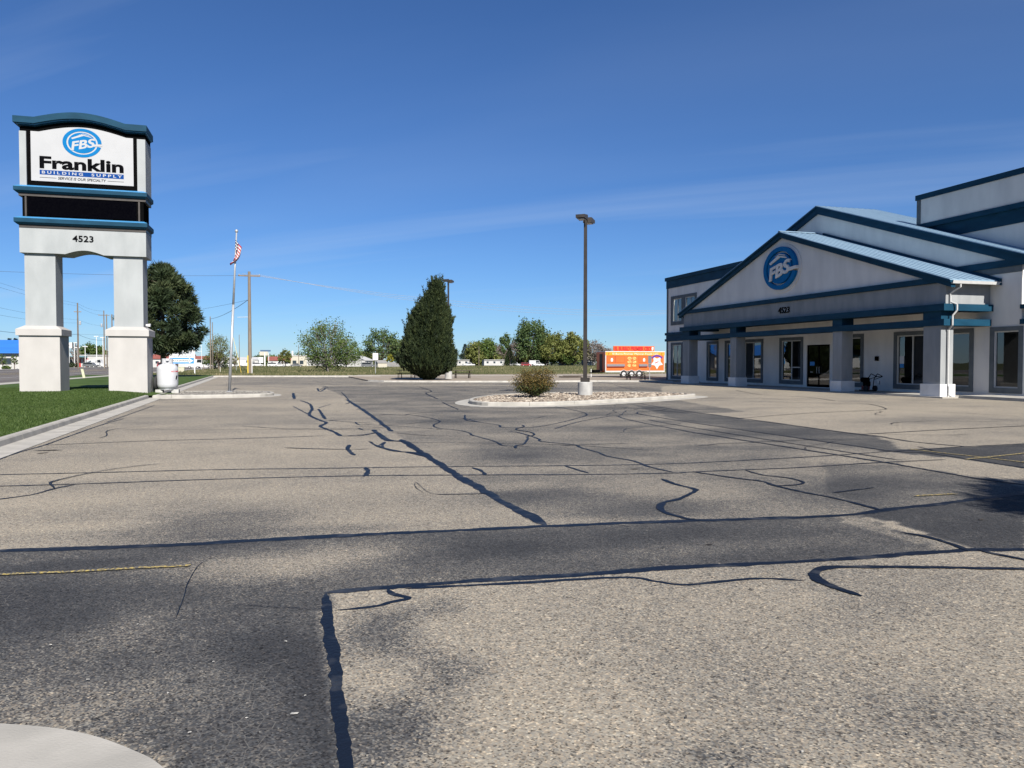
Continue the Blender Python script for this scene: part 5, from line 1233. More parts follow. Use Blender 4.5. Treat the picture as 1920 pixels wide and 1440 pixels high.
# ================================================================== TREES
def blade(mb, p, d, L, w, rr, a=None):
    sd = d.cross(Vector((rr.gauss(0, 1), rr.gauss(0, 1), rr.gauss(0, 1)))).normalized() * w
    mb.add([tuple(p - sd), tuple(p + sd), tuple(p + d * L)], [(0, 1, 2)], rr.random() if a is None else a)
def leafq(mb, p, s, rr, a):
    d = Vector((rr.gauss(0, 1), rr.gauss(0, 1), rr.gauss(0, 1))).normalized(); e = d.cross(Vector((rr.gauss(0, 1), rr.gauss(0, 1), rr.gauss(0, 1)))).normalized()
    d, e = d * s, e * s * rr.uniform(.5, .9)
    mb.add([tuple(p - d), tuple(p + e * .8), tuple(p + d), tuple(p - e)], [(0, 1, 2, 3)], a)
def juniper(loc, label):
    """dense flame-tufted evergreen: upswept sprays over several spires"""
    t = thing('evergreen_tree', label, 'tree', loc); rr = random.Random(31); fo = MB(); tr = MB()
    tr.tube((0, 0, 0), (0, 0, 2.2), .30, .2, 10); tr.tube((0, 0, 2), (.25, 0, 7.6), .2, .03, 8)
    for k in range(7):
        a = k * .9; tr.tube((0, 0, .3), (math.cos(a) * .9, math.sin(a) * .9, 1.2), .12, .05, 6)
    ZL = [.15, .4, .75, 1.2, 1.8, 2.5, 3.7, 4.8, 5.8, 6.4, 6.9, 7.4, 8.0, 8.6, 9.3]      # height, left and right reach
    RL = [.45, .9, 1.5, 2.10, 2.42, 2.45, 2.1, 1.68, 1.40, 1.12, .70, .30, -.18, -.55, -.80]
    RR_ = [.55, .8, 1.7, 2.00, 2.25, 2.40, 2.05, 1.80, 1.92, 1.70, 1.50, 1.36, 1.16, .98, .84]
    def surf(z, a):
        z0 = z; z = z + .35 if z > 1.2 else z; l, r = float(np.interp(z, ZL, RL)), float(np.interp(z, ZL, RR_)); z = z0; c = (r - l) / 2; rad = (r + l) / 2
        rad *= 1 + .10 * math.sin(a * 4 + z * 1.7) + .07 * math.sin(a * 9 - z * 3.1) + .05 * math.sin(a * 15 + z * 6)
        return c, max(.05, rad * .95)
    def tuft(p, out, L, up, shade, n=5, w=(.03, .06)):
        for q in range(n):
            d = (out * rr.uniform(.2, 1.0) + Vector((rr.gauss(0, .35), rr.gauss(0, .35), up))).normalized()
            blade(fo, p + Vector((rr.gauss(0, .05), rr.gauss(0, .05), rr.gauss(0, .05))), d, L * rr.uniform(.6, 1.1), rr.uniform(*w), rr, min(1, max(0, shade + rr.gauss(0, .15))))
    for i in range(15000):
        z = .15 + 8.35 * (1 - (1 - rr.random()) ** .82); a = rr.uniform(0, 6.283); c, rad = surf(z, a)
        k = 1 - .38 * rr.random() ** 2.0; out = Vector((math.cos(a), math.sin(a), 0)); p = Vector((c, 0, z)) + out * rad * k
        tuft(p, out, rr.uniform(.22, .46), rr.uniform(.7, 1.7), rr.random())
    for i in range(620):            # longer upswept plumes break the outline
        z = .8 + 7.2 * rr.random() ** .8; a = rr.uniform(0, 6.283); c, rad = surf(z + .55, a); out = Vector((math.cos(a), math.sin(a), 0)); p = Vector((c, 0, z)) + out * rad * .93
        big = rr.random() < .3; tip = out * rr.uniform(.15, .55) + Vector((0, 0, rr.uniform(1.0, 1.6) if big else rr.uniform(.45, .9))); sh = rr.random()
        for j in range(12): tuft(p + tip * (j / 12), out, .34 * (1.15 - j / 13), 1.5, sh, 5, (.03, .06))
    tr.build('trunk', M_['bark'], t); fo.build('crown', M_['juniper'], t); return t
sx_, sy_ = G(803, 712.2, .1); juniper((sx_, sy_, .08), 'big dense dark evergreen tree on the dirt island')

def pine(loc, label, ht, wid, seed, clumps=150, needles=70, mat='pine', clear=.16, shell=.45, csz=(.05, .082)):
    t = thing('pine_tree', label, 'tree', loc); rr = random.Random(seed); fo = MB(); tr = MB()
    tr.tube((0, 0, 0), (0, 0, ht * .5), ht * .025, ht * .018, 10); tr.tube((0, 0, ht * .5), (.1, 0, ht * .97), ht * .018, .03, 8)
    for i in range(clumps):
        k = rr.random() ** .9; z = ht * (clear + (1 - clear) * k); prof = wid / 2 * float(np.interp(k, [0, .12, .35, .6, .8, .93, 1], [.66, .92, 1.0, .78, .50, .25, .03])) * (1 + .12 * math.sin(i * 1.7)) + .1
        a = rr.uniform(0, 6.283); r = prof * (shell + (1 - shell) * rr.random() ** .5)
        c = Vector((math.cos(a) * r, math.sin(a) * r, min(z, ht - .3)))
        tr.tube((0, 0, max(.5, c.z - .25 * r)), tuple(c), .05, .02, 5, False)
        s = ht * rr.uniform(*csz); sh = rr.random()
        for q in range(needles):
            v = Vector((rr.gauss(0, 1), rr.gauss(0, 1), rr.gauss(.25, .8))); v.normalize()
            p = c + Vector((v.x * s, v.y * s, v.z * s * .75)) * rr.random() ** .4 * .8
            d = (v + Vector((rr.gauss(0, .4), rr.gauss(0, .4), rr.gauss(.2, .4)))).normalized()
            blade(fo, p, d, s * rr.uniform(.35, .65), s * rr.uniform(.045, .09), rr, min(1, max(0, .6 * sh + .4 * rr.random())))
    tr.build('trunk', M_['bark'], t); fo.build('crown', M_[mat], t); return t
x, y = AT(306, 80); pine((x, y, -.05), 'large dark clumpy pine right of the pylon sign', 11.5, 7.0, 5, 135, 300, clear=.24, shell=.62, csz=(.055, .10))

def spruce(loc, label, ht, wid, seed, mat='bluespruce', n=900):
    t = thing('spruce_tree', label, 'tree', loc); rr = random.Random(seed); fo = MB(); tr = MB(); tr.tube((0, 0, 0), (0, 0, ht * .96), ht * .02, .03, 7)
    for i in range(n):
        k = rr.random() ** 1.3; z = ht * (.06 + .94 * k); r = wid / 2 * (1 - k) * (1 + .15 * math.sin(z * 9)) * (.4 + .6 * rr.random() ** .4); a = rr.uniform(0, 6.283)
        p = Vector((math.cos(a) * r, math.sin(a) * r, z)); o = Vector((math.cos(a), math.sin(a), rr.uniform(-.2, .35)))
        for q in range(3): blade(fo, p, (o + Vector((rr.gauss(0, .35),) * 1 + (rr.gauss(0, .35), rr.gauss(0, .25)))).normalized(), ht * rr.uniform(.05, .09), ht * .012, rr)
    tr.build('trunk', M_['bark'], t); fo.build('crown', M_[mat], t); return t

def broadleaf(loc, label, ht, wid, seed, mat, bark='bark', leaves=2600, clear=.18, shape='round', limbs=16, leaf=None, twig=3, gap=.5, group=None, name='broadleaf_tree', thin=1.0):
    """trunk, forking limbs, leaf clumps gathered round the twig ends"""
    t = thing(name, label, 'tree', loc, group=group); rr = random.Random(seed); tr = MB(); fo = MB(); ends = []
    h0 = ht * clear; tr.tube((0, 0, 0), (0, 0, h0), ht * .026, ht * .02, 9)
    leaf = leaf or ht * .017
    for i in range(limbs):
        k = (i + .5) / limbs; a = i * 2.4 + rr.uniform(-.3, .3)
        if shape == 'round': z = h0 * .8 + (ht - h0) * (.18 + .80 * k); r = wid / 2 * math.sin(math.pi * (.22 + .72 * k)) ** .7
        elif shape == 'column': z = h0 + (ht - h0) * (.05 + .93 * k); r = wid / 2 * (math.sin(math.pi * (.12 + .80 * k)) ** .6)
        else: z = h0 + (ht - h0) * (.12 + .86 * k); r = wid / 2 * (.35 + .65 * math.sin(math.pi * (.30 + .66 * k)))
        r *= rr.uniform(.72, 1.08)
        e = Vector((math.cos(a) * r * .62, math.sin(a) * r * .62, h0 + (z - h0) * .72)); s = Vector((0, 0, h0 * rr.uniform(.75, 1.0) + (z - h0) * .12))
        m_ = s.lerp(e, .5) + Vector((0, 0, -.04 * ht)); tr.tube(tuple(s), tuple(m_), ht * .013 * thin, ht * .009 * thin, 6, False); tr.tube(tuple(m_), tuple(e), ht * .009 * thin, ht * .005 * thin, 6, False)
        for j in range(twig):
            b = a + rr.uniform(-1.0, 1.0); q = e + Vector((math.cos(b) * r * .42, math.sin(b) * r * .42, (z - e.z) * rr.uniform(.5, 1.2) + rr.uniform(-.04, .05) * ht))
            tr.tube(tuple(e), tuple(q), ht * .005 * thin, ht * .0015, 4, False); ends.append((e, q))
    cl = [(e, q, rr.random(), rr.uniform(.6, 1.2)) for e, q in ends]
    sp = wid * (.085 if shape != 'column' else .11)
    for i in range(leaves):
        e, q, sh, f = rr.choice(cl); p = e.lerp(q, 1 - gap * rr.random() ** 1.5) + Vector([max(-1.7, min(1.7, rr.gauss(0, 1))) * sp * f * k_ for k_ in (1, 1, .8)])
        leafq(fo, p, leaf * rr.uniform(.6, 1.3), rr, min(1, max(0, .55 * sh + .45 * rr.random())))
    tr.build('trunk', M_[bark], t); fo.build('crown', M_[mat], t); return t
def far(px, top, wpx, base=686.0, d=None):
    d = d or H * F / (base - 680); x, y = AT(px, d); return (x, y, -.06), M(base - top, d), M(wpx, d)
def FT(px, top, w, label, mat, d=None, base=686.0, **k):
    l, h, w_ = far(px, top, w, 680 + H * F / d if d else base, d); return broadleaf(l, label, h, w_, int(px), mat, **k)
# the open budding tree in the field and the ones near it
FT(614, 598, 100, 'sprawling half-leafed tree standing in the field left of the evergreen', 'leafgreen', d=132, leaves=6500, limbs=44, twig=6, clear=.08, leaf=.145, gap=.85, shape='round', bark='greybark', thin=.62)
x, y = AT(612, 133); broadleaf((x, y + .8, -.06), 'dense green undergrowth at the foot of the half-leafed field tree', 4.2, 6.2, 71, 'leafgreen', leaves=2600, clear=.08, leaf=.11, limbs=14, name='sapling_clump')
FT(649, 634, 56, 'fuller green tree just right of the half-leafed field tree', 'leafgreen', d=215, leaves=3200, limbs=24, clear=.12, leaf=.2)
FT(716, 617, 68, 'tall dark green cottonwood left of the big evergreen', 'leafpop', d=300, leaves=3600, limbs=26, leaf=.36, clear=.2, shape='oval')
FT(748, 638, 49, 'olive tree showing behind the left edge of the big evergreen', 'leafyel', d=320, leaves=2400, limbs=20, leaf=.4)
FT(731, 664, 14, 'small rounded yellow-green shrub left of the big evergreen', 'leafshrub', d=290, leaves=1600, limbs=12, leaf=.22, clear=.1, name='yellow_shrub')
FT(535, 654, 24, 'small yellow-green tree in front of the far white store', 'leafyel', d=290, leaves=1600, leaf=.26)
FT(410, 624, 46, 'budding light green tree between the two utility poles and the flagpole', 'leafyel', d=185, leaves=3000, limbs=26, twig=4, leaf=.13, gap=.7)
FT(404, 662, 50, 'bushy green shrubs at the foot of the budding tree', 'leafgreen', d=188, leaves=2600, limbs=18, leaf=.14, clear=.06, name='shrub_clump')
FT(440, 658, 14, 'thin budding sapling right of the flagpole foot', 'leafyel', d=200, leaves=500, leaf=.13)
# row of trees behind the far houses, right half
l, h, w_ = far(872, 645, 28); spruce(l, 'bluish spruce just right of the big evergreen in the far row', h, w_, 872)
FT(893, 641, 39, 'brownish green budding tree behind the far pickup', 'leafyel', leaves=3300, leaf=.46, limbs=20)
FT(913, 634, 46, 'round bright green tree in the far row', 'leafgreen', leaves=4500, leaf=.48, limbs=22)
FT(931, 645, 32, 'bare mauve tree between the round tree and the narrow poplar', 'leafbare', leaves=2250, leaf=.34, limbs=26, twig=5, bark='greybark')
FT(947, 626, 21, 'narrow columnar poplar in the far row', 'leafpop', leaves=3300, leaf=.42, shape='column', clear=.08)
l, h, w_ = far(956, 652, 26, 687); spruce(l, 'dark conical spruce between the far mobile home and the white pickups', h, w_, 956, 'juniper')
FT(967, 640, 37, 'bare grey tree left of the tall poplar', 'leafbare', leaves=2250, leaf=.34, limbs=26, twig=5, bark='greybark')
FT(996, 603, 61, 'tallest green poplar of the far row', 'leafpop', leaves=7800, leaf=.5, limbs=36, shape='column', clear=.12, d=385)
FT(981, 655, 29, 'low light green tree at the foot of the tall poplar', 'leafyel', leaves=2250, leaf=.42)
FT(1034, 625, 61, 'broad yellow-green willow right of the tall poplar', 'leafyel', leaves=6300, leaf=.5, limbs=28, clear=.1)
FT(1076, 624, 54, 'yellow-green willow just left of the near lamp post', 'leafyel', leaves=5400, leaf=.5, limbs=26, clear=.1)
FT(1112, 638, 51, 'bare grey tree behind the end of the food trailer', 'leafbare', leaves=2550, leaf=.36, limbs=30, twig=5, bark='greybark')
FT(1135, 652, 37, 'low bare tree above the food trailer roof', 'leafbare', leaves=1800, leaf=.36, limbs=24, twig=5, bark='greybark')
FT(1055, 655, 49, 'low green bushes between the two willows', 'leafgreen', leaves=3000, leaf=.45, clear=.06, name='shrub_clump')
FT(915, 664, 61, 'low olive bushes behind the far mobile home', 'leafyel', leaves=3000, leaf=.42, clear=.06, name='shrub_clump')
for i, (px, top, w, lab, mt) in enumerate(((884, 655, 40, 'low budding trees between the big evergreen and the far pickup', 'leafyel'), (944, 658, 44, 'low brownish trees beneath the narrow poplar', 'leafbare'), (1012, 652, 40, 'low light trees at the right foot of the tall poplar', 'leafyel'), (1095, 658, 46, 'low green trees behind the near lamp post', 'leafgreen'), (1056, 640, 36, 'pale green tree in the gap between the two willows', 'leafyel'),
        (566, 666, 60, 'low distant trees behind the white warehouse', 'leafgreen'), (500, 668, 60, 'low distant trees behind the far pole sign', 'leafgreen'), (690, 662, 50, 'low distant trees behind the gabled house', 'leafyel'), (765, 650, 40, 'olive trees hidden mostly by the left side of the big evergreen', 'leafyel'))):
    l, h, w_ = far(px, top, w, 680 + H * F / 420, 420); broadleaf(l, lab, h, w_, 300 + i, mt, leaves=2600, leaf=.5, limbs=18, clear=.06, name='tree_clump')
# left side, across the street
for i, (px, top, lab) in enumerate(((19, 634, 'left of two dark upright cedars behind the blue roof'), (30, 632, 'right of two dark upright cedars behind the blue roof'))):
    x, y = AT(px, 268); l = (x, y, -.06); spruce(l, lab, M(54, 268), M(13, 268), px, 'juniper', 700)
FT(5, 662, 12, 'left of two thin saplings across the street', 'leafgreen', d=176, leaves=420, leaf=.12, clear=.3, limbs=10)
FT(27, 662, 12, 'right of two thin saplings across the street', 'leafgreen', d=176, leaves=420, leaf=.12, clear=.3, limbs=10)
FT(12, 685, 14, 'low dark shrubs below the saplings across the street', 'leafgreen', d=176, leaves=700, leaf=.12, clear=.05, name='shrub_clump')
FT(174, 645, 50, 'rounded green tree behind the white dealership', 'leafgreen', d=330, leaves=3900, leaf=.4)
FT(140, 640, 18, 'bare thin tree right of the left sign pier', 'leafbare', d=270, leaves=600, leaf=.2, limbs=20, twig=4, bark='greybark')
FT(136, 680, 22, 'dark low hedge at the dealership entrance', 'juniper', d=235, leaves=1200, leaf=.16, clear=.04, name='hedge')
# off to the right of the frame, beside the building: the tree whose shadow falls on the lot
pine((9.9, -1.2, 0), 'pine standing just outside the right edge of the view', 6.8, 5.8, 77, 230, 120, clear=.24)

# ================================================================== UTILITY POLES AND WIRES
def upole(loc, ht, label, arms=((-.5, 1.2),), r=.16, extras=True):
    t = thing('utility_pole', label, 'utility pole', loc); m = MB(); m.tube((0, 0, 0), (0, 0, ht), r, r * .68, 10); m.build('pole', M_['wood'], t)
    for dz, hw in arms:
        m = MB(); m.box(-hw, hw, -.08, .08, ht + dz - .09, ht + dz + .09); ca = m.build('crossarm', M_['wood'], t)
        for s in (-.92, 0, .92):
            m = MB(); m.lathe([(.05, 0), (.07, .05), (.05, .1), (.06, .14), (.03, .18)], (s * hw, 0, ht + dz + .06), 8); m.build('insulator', M_['galv'], ca)
    return t
def wire(p, q, sag, label, mat='wire', r=.016, group='overhead wires'):
    p, q = Vector(p), Vector(q); o = p.copy(); m = MB(); n = 22; pts = []
    for i in range(n + 1):
        k = i / n; v = p.lerp(q, k) - Vector((0, 0, sag * 4 * k * (1 - k))); pts.append(tuple(v - o))
    m.path(pts, r, 5); w = m.build('power_line', M_[mat]); w.location = o; tag(w, label, 'wire', group); return w
PM_ = G(469, 703); mp0 = upole((*PM_, -.06), 13.5, 'tall wooden utility pole with a crossarm right of the flagpole', ((-.55, 1.35),), .25)
m = MB(); m.tube((-.26, -.16, 0), (-.26, -.16, 2.6), .07, .07, 8); m.build('guy_guard', M_['yellow'], mp0)
m = MB(); m.tube((.24, -.12, 0), (.24, -.12, 2.2), .06, .06, 8); m.build('white_conduit', M_['white'], mp0)
m = MB(); m.tube((0, 0, 7.6), (-1.5, 0, 7.55), .03, .03, 6); m.build('side_bracket', M_['galv'], mp0)
m = MB(); m.tube((-1.0, -.4, 0), (-2.2, .6, 5.5), .02, .02, 6); m.build('guy_wire', M_['yellow'], mp0)
P395 = AT(395, 176); upole((*P395, -.06), M(100, 176), 'left of two thin utility poles behind the budding tree', (), .14)
P398 = AT(399, 182); upole((*P398, -.06), M(89, 182), 'right of two thin utility poles behind the budding tree', (), .12)
P449 = AT(449, 250); upole((*P449, -.06), M(62, 250), 'far short utility pole left of the tall crossarm pole', (), .12)
P560 = AT(560, 300); upole((*P560, -.06), M(42, 300), 'far bare pole right of the white store', (), .13)
P938 = AT(898, 350); upole((*P938, -.06), M(38, 350), 'far wooden pole with a white transformer among the row of trees', (), .15)
PL1 = AT(147, 190); a_ = upole((*PL1, -.06), 16.4, 'utility pole with side insulators framed between the sign piers', ((-2.2, .8),), .22)
m = MB(); m.lathe([(.22, 0), (.24, .1), (.24, .8), (.15, .95)], (.5, 0, 11.0), 12); m.build('transformer', M_['galv'], a_)
PL2 = AT(196, 215); b_ = upole((*PL2, -.06), 16.2, 'utility pole with a crossarm beside the right sign leg', ((-1.3, 1.4),), .2)
m = MB(); m.lathe([(.2, 0), (.24, .1), (.24, .8), (.15, .95)], (-.6, 0, 11.6), 12); m.build('transformer', M_['galv'], b_)
PL3 = AT(201, 222); upole((*PL3, -.06), 15.6, 'darker utility pole touching the right sign leg', (), .2)
PL0 = (-40.0, 72.0); upole((*PL0, -.06), 15.5, 'utility pole across the street outside the left edge of the view', ((-1.0, 1.2),), .2)
PR = AT(1330, 165); upole((*PR, -.06), 13.5, 'utility pole hidden behind the store building', ((-.55, .95),), .18)
W = wire
z_ = lambda P, h: (P[0], P[1], h)
W(z_(PL0, 15.3), z_(PL1, 16.2), 1.2, 'uppermost wire running left from the pole between the sign piers')
W(z_(PL0, 14.4), z_(PL1, 15.6), 1.2, 'second wire running left from the pole between the sign piers')
W(z_(PL0, 11.4), z_(PL1, 12.2), 1.3, 'third wire running left from the pole between the sign piers')
W(z_(PL0, 10.2), z_(PL1, 11.4), 1.5, 'fourth wire running left from the pole between the sign piers')
W(z_(PL0, 8.0), z_(PL1, 8.6), 1.6, 'thick low cable running left from the pole between the sign piers', r=.03)
W(z_(PL1, 16.2), z_(PL2, 16.0), .5, 'top wire between the two poles framed by the sign piers')
W(z_(PL1, 15.6), z_(PL2, 14.9), .6, 'middle wire between the two poles framed by the sign piers')
W(z_(PL1, 12.2), z_(PL2, 11.8), .3, 'low wire between the two poles framed by the sign piers')
W(z_(PL1, 8.6), z_(PL2, 7.9), .5, 'thick low cable between the two poles framed by the sign piers', r=.035)
W((PM_[0] - .9, PM_[1], 12.9), (-52, 96, 12.3), .6, 'long high wire running left from the tall crossarm pole')
W((PM_[0], PM_[1], 9.9), (*P395, 11.6), .5, 'thick cable from the tall crossarm pole to the two thin poles', r=.035)
W((PM_[0], PM_[1], 9.8), (-34, 168, 11.0), .8, 'thin cable sloping left from the tall crossarm pole')
W((*P395, 8.6), (-60, 205, 9.0), .8, 'low cable running left from the two thin poles')
for k, (dx, dz) in enumerate(((-.87, 13.15), (0, 13.15), (.87, 13.15))):
    W((PM_[0] + dx, PM_[1], dz), (PR[0] + dx, PR[1], 13.1), 2.0 + .5 * k, ('highest', 'middle', 'lowest')[k] + ' of three bright wires running right from the crossarm pole', 'wirelit', .018)
for P, nm, hh in (((-52, 96), 'utility pole across the street left of the view holding the long wire', 12.6), ((-34, 168), 'utility pole hidden behind the pine', 11.2), ((-60, 205), 'utility pole hidden behind the right sign leg', 9.2)): upole((*P, -.06), hh, nm, (), .16)

# ================================================================== FAR BUILDINGS AND VEHICLES
def gable_house(loc, L, D, eave, ridge, label, wall, roof, rot=0.0, wins=3, cat='house', name='house', door=True, over=.35, wcol='fwin'):
    """ridge along local X; front faces -Y"""
    t = thing(name, label, cat, loc, rot)
    m = MB(); m.box(-L / 2, L / 2, -D / 2, D / 2, 0, eave)
    for s in (-1, 1): m.prism([(-D / 2, eave), (D / 2, eave), (0, ridge - .05)], lambda a, b: (s * L / 2, a, b), lambda a, b: (s * (L / 2 - .1), a, b))
    wl_ = m.build('wall', M_[wall], t)
    for s in (-1, 1):
        m = MB(); k = (ridge - eave) / (D / 2); e = -s * (D / 2 + over); m.prism([(0, ridge), (e, ridge - k * abs(e)), (e, ridge - k * abs(e) - .14), (0, ridge - .14)], lambda a, b: (-L / 2 - over, a, b), lambda a, b: (L / 2 + over, a, b)); m.build('roof_slope', M_[roof], t)
    for i in range(wins):
        x = -L / 2 + L * (i + .5) / wins
        f = box_part('window', M_['white'], t, x - .65, x + .65, -D / 2 - .05, -D / 2 + .02, eave * .38, eave * .38 + 1.1); box_part('pane', M_[wcol], f, x - .55, x + .55, -D / 2 - .06, -D / 2 - .051, eave * .38 + .1, eave * .38 + 1.0)
    if door: box_part('door', M_['dkbrown'], t, L * .08, L * .08 + .95, -D / 2 - .04, -D / 2 + .02, 0, 2.05)
    return t
def car(loc, label, paint, kind='sedan', rot=0.0, group='parked vehicles far behind the field'):
    """length along local X, side facing -Y"""
    t = thing('parked_car' if kind != 'pickup' else 'pickup_truck', label, 'car' if kind != 'pickup' else 'pickup', loc, rot, group); w = .9
    P = {'sedan': ([(-2.25, .35), (2.25, .35), (2.3, .7), (1.2, .92), (-1.5, .95), (-2.3, .85)], [(-1.6, .93), (1.15, .92), (.5, 1.42), (-.9, 1.45)]),
         'suv': ([(-2.3, .4), (2.3, .4), (2.35, .85), (1.4, 1.05), (-2.3, 1.1)], [(-2.28, 1.08), (1.35, 1.05), (.75, 1.72), (-2.05, 1.75)]),
         'pickup': ([(-2.7, .5), (2.7, .5), (2.75, .95), (1.3, 1.12), (-2.7, 1.12)], [(-.75, 1.1), (1.25, 1.1), (.75, 1.78), (-.55, 1.8)]),
         'van': ([(-3.0, .45), (3.0, .45), (3.05, 1.1), (2.4, 1.25), (-3.0, 1.25)], [(-2.98, 1.24), (2.35, 1.24), (1.7, 2.7), (-2.98, 2.75)])}[kind]
    m = MB(); m.prism(P[0], lambda a, b: (a, -w, b), lambda a, b: (a, w, b)); m.build('body', M_[paint], t)
    m = MB(); g = [(a, b) for a, b in P[1]]; m.prism(g, lambda a, b: (a, -w * .86, b), lambda a, b: (a, w * .86, b)); cb = m.build('cabin', M_[paint], t)
    gx0, gx1 = P[1][3][0], P[1][2][0]; zt_, zb_ = P[1][2][1] - .10, P[1][0][1] + .08
    if kind == 'van': zb_ = 1.7; gx0 = 0.2
    for s in (-1, 1): m = MB(); m.prism([(gx0 - .1, zb_), (gx1 + .25, zb_), (gx1 - .03, zt_), (gx0 + .1, zt_)], lambda a, b: (a, s * (w * .86 + .012), b), lambda a, b: (a, s * (w * .86 + .002), b)); m.build('side_window', M_['carglass'], cb)
    L = P[0][1][0]
    for x in (-L * .62, L * .62):
        for s in (-1, 1):
            m = MB(); m.tube((x, s * (w - .2), .34), (x, s * (w + .02), .34), .34, .34, 14); wh = m.build('wheel', M_['rubber'], t); m = MB(); m.tube((x, s * (w + .022), .34), (x, s * (w + .03), .34), .18, .18, 10); m.build('rim', M_['rim'], wh)
    for s in (-.62, .62): box_part('headlight', M_['galv'], t, L + .0, L + .06, s - .15, s + .15, .68, .82)
    return t
# across the street on the left: white shop with a bright blue roof
bb = thing('blue_roof_shop', 'long white shop with a bright blue metal roof across the street', 'building', (-82, 214, -.06))
m = MB(); m.box(-30, 22, -9, 9, 0, 4.3); m.build('wall', M_['farwhite'], bb)
for s in (-1, 1): m = MB(); m.prism([(0, 7.2), (s * 10, 4.0), (s * 10, 3.85), (0, 7.0)], lambda a, b: (-30.6, a, b), lambda a, b: (22.6, a, b)); m.build('roof_slope', M_['blueroof'], bb)
for x0_ in (-30, 21.9): m = MB(); m.prism([(-9, 4.3), (9, 4.3), (0, 6.9)], lambda a, b: (x0_, a, b), lambda a, b: (x0_ + .1, a, b)); m.build('gable_wall', M_['farwhite'], bb)
for k in range(8):
    x = -27 + k * 6.2; f = box_part('window', M_['fargrey'], bb, x, x + 2.8, -9.06, -9.001, 1.2, 2.8); box_part('pane', M_['fwin'], f, x + .12, x + 2.68, -9.07, -9.061, 1.3, 2.7)
box_part('fascia_strip', M_['fargrey'], bb, -30, 22, -9.05, -9.001, 3.1, 3.3)
# dealership with red doors
x, y = AT(150, 300); dl = thing('dealership', 'low white dealership with red doors seen between the sign piers', 'building', (x, y, -.06), R(-14))
m = MB(); m.box(-9, 14, 0, 14, 0, 4.4); m.build('wall', M_['farwhite'], dl); m = MB(); m.box(-9.3, 14.3, -.4, 14.2, 4.4, 4.7); m.build('roof_slab', M_['paleroof'], dl)
m = MB(); m.prism([(-10, 4.6), (3, 4.1), (3, 3.8), (-10, 4.3)], lambda a, b: (a, -3, b), lambda a, b: (a, -.41, b)); m.build('canopy', M_['tealroof'], dl)
for a in (-1.6, 1.4): d_ = box_part('door', M_['red'], dl, a, a + 1.9, -.06, -.001, 0, 3.2); box_part('pane', M_['fwin'], d_, a + .4, a + 1.5, -.08, -.061, 1.6, 2.4)
for a in (-7, -4.5): box_part('window', M_['fwin'], dl, a, a + 1.6, -.05, -.001, .9, 2.6)
x, y = AT(181, 262); car((x, y, -.06), 'white motorhome with a dark front parked by the dealership', 'carwhite', 'van', R(-16), 'vehicles at the dealership')
x, y = AT(170, 255); car((x, y, -.06), 'dark sedan parked left of the white motorhome', 'cargrey', 'suv', R(-16), 'vehicles at the dealership')
x, y = AT(131, 290); car((x, y, -.06), 'pale car half hidden by the left sign pier', 'carwhite', 'sedan', R(-16), 'vehicles at the dealership')
def lotlight(px, top, d, label):
    x, y = AT(px, d); t = thing('dealership_light', label, 'lamp post', (x, y, -.06), R(rr.uniform(-20, 20)), 'white dealership lights'); h = M(680 - top, d) + H
    m = MB(); m.tube((0, 0, 0), (0, 0, h), .13, .10, 8); m.build('pole', M_['white'], t)
    m = MB(); m.box(-.75, .75, -.2, .2, h, h + .2); m.build('lamp_head', M_['white'], t)
for px, top, lab in ((130, 651, 'first white light pole beside the left sign pier'), (140, 643, 'second white light pole from the left sign pier'), (145.5, 652, 'short white light pole left of the wooden pole'), (160, 650, 'white light pole right of the wooden pole between the piers'), (181.5, 631, 'tallest white light pole between the sign piers'), (193.5, 633, 'white light pole nearest the right sign pier')): lotlight(px, top, 255, lab)
x, y = AT(130, 170); t = thing('shop_sign', 'small white shop sign with a dark mark beside the left pier', 'sign', (x, y, -.06), R(-14)); h = M(50, 170)
m = MB(); m.tube((-.3, .2, 0), (-.3, .2, h), .12, .12, 8); m.build('post', M_['bronze'], t); m = MB(); m.box(-.7, .75, -.12, .12, h + .2 - 1.2, h + .2); m.build('sign_face', M_['white'], t); m = MB(); m.box(.751, .86, -.14, .14, h - 1.05, h + .25); m.build('sign_edge', M_['black'], t)
m = MB(); poly_uv(m, [(-.2, h - .45), (.0, h - .55), (.3, h - .30), (.05, h - .38)], lambda a, b, w: (a, -.121 - w, b), 0, .01); m.build('sign_mark', M_['black'], t)
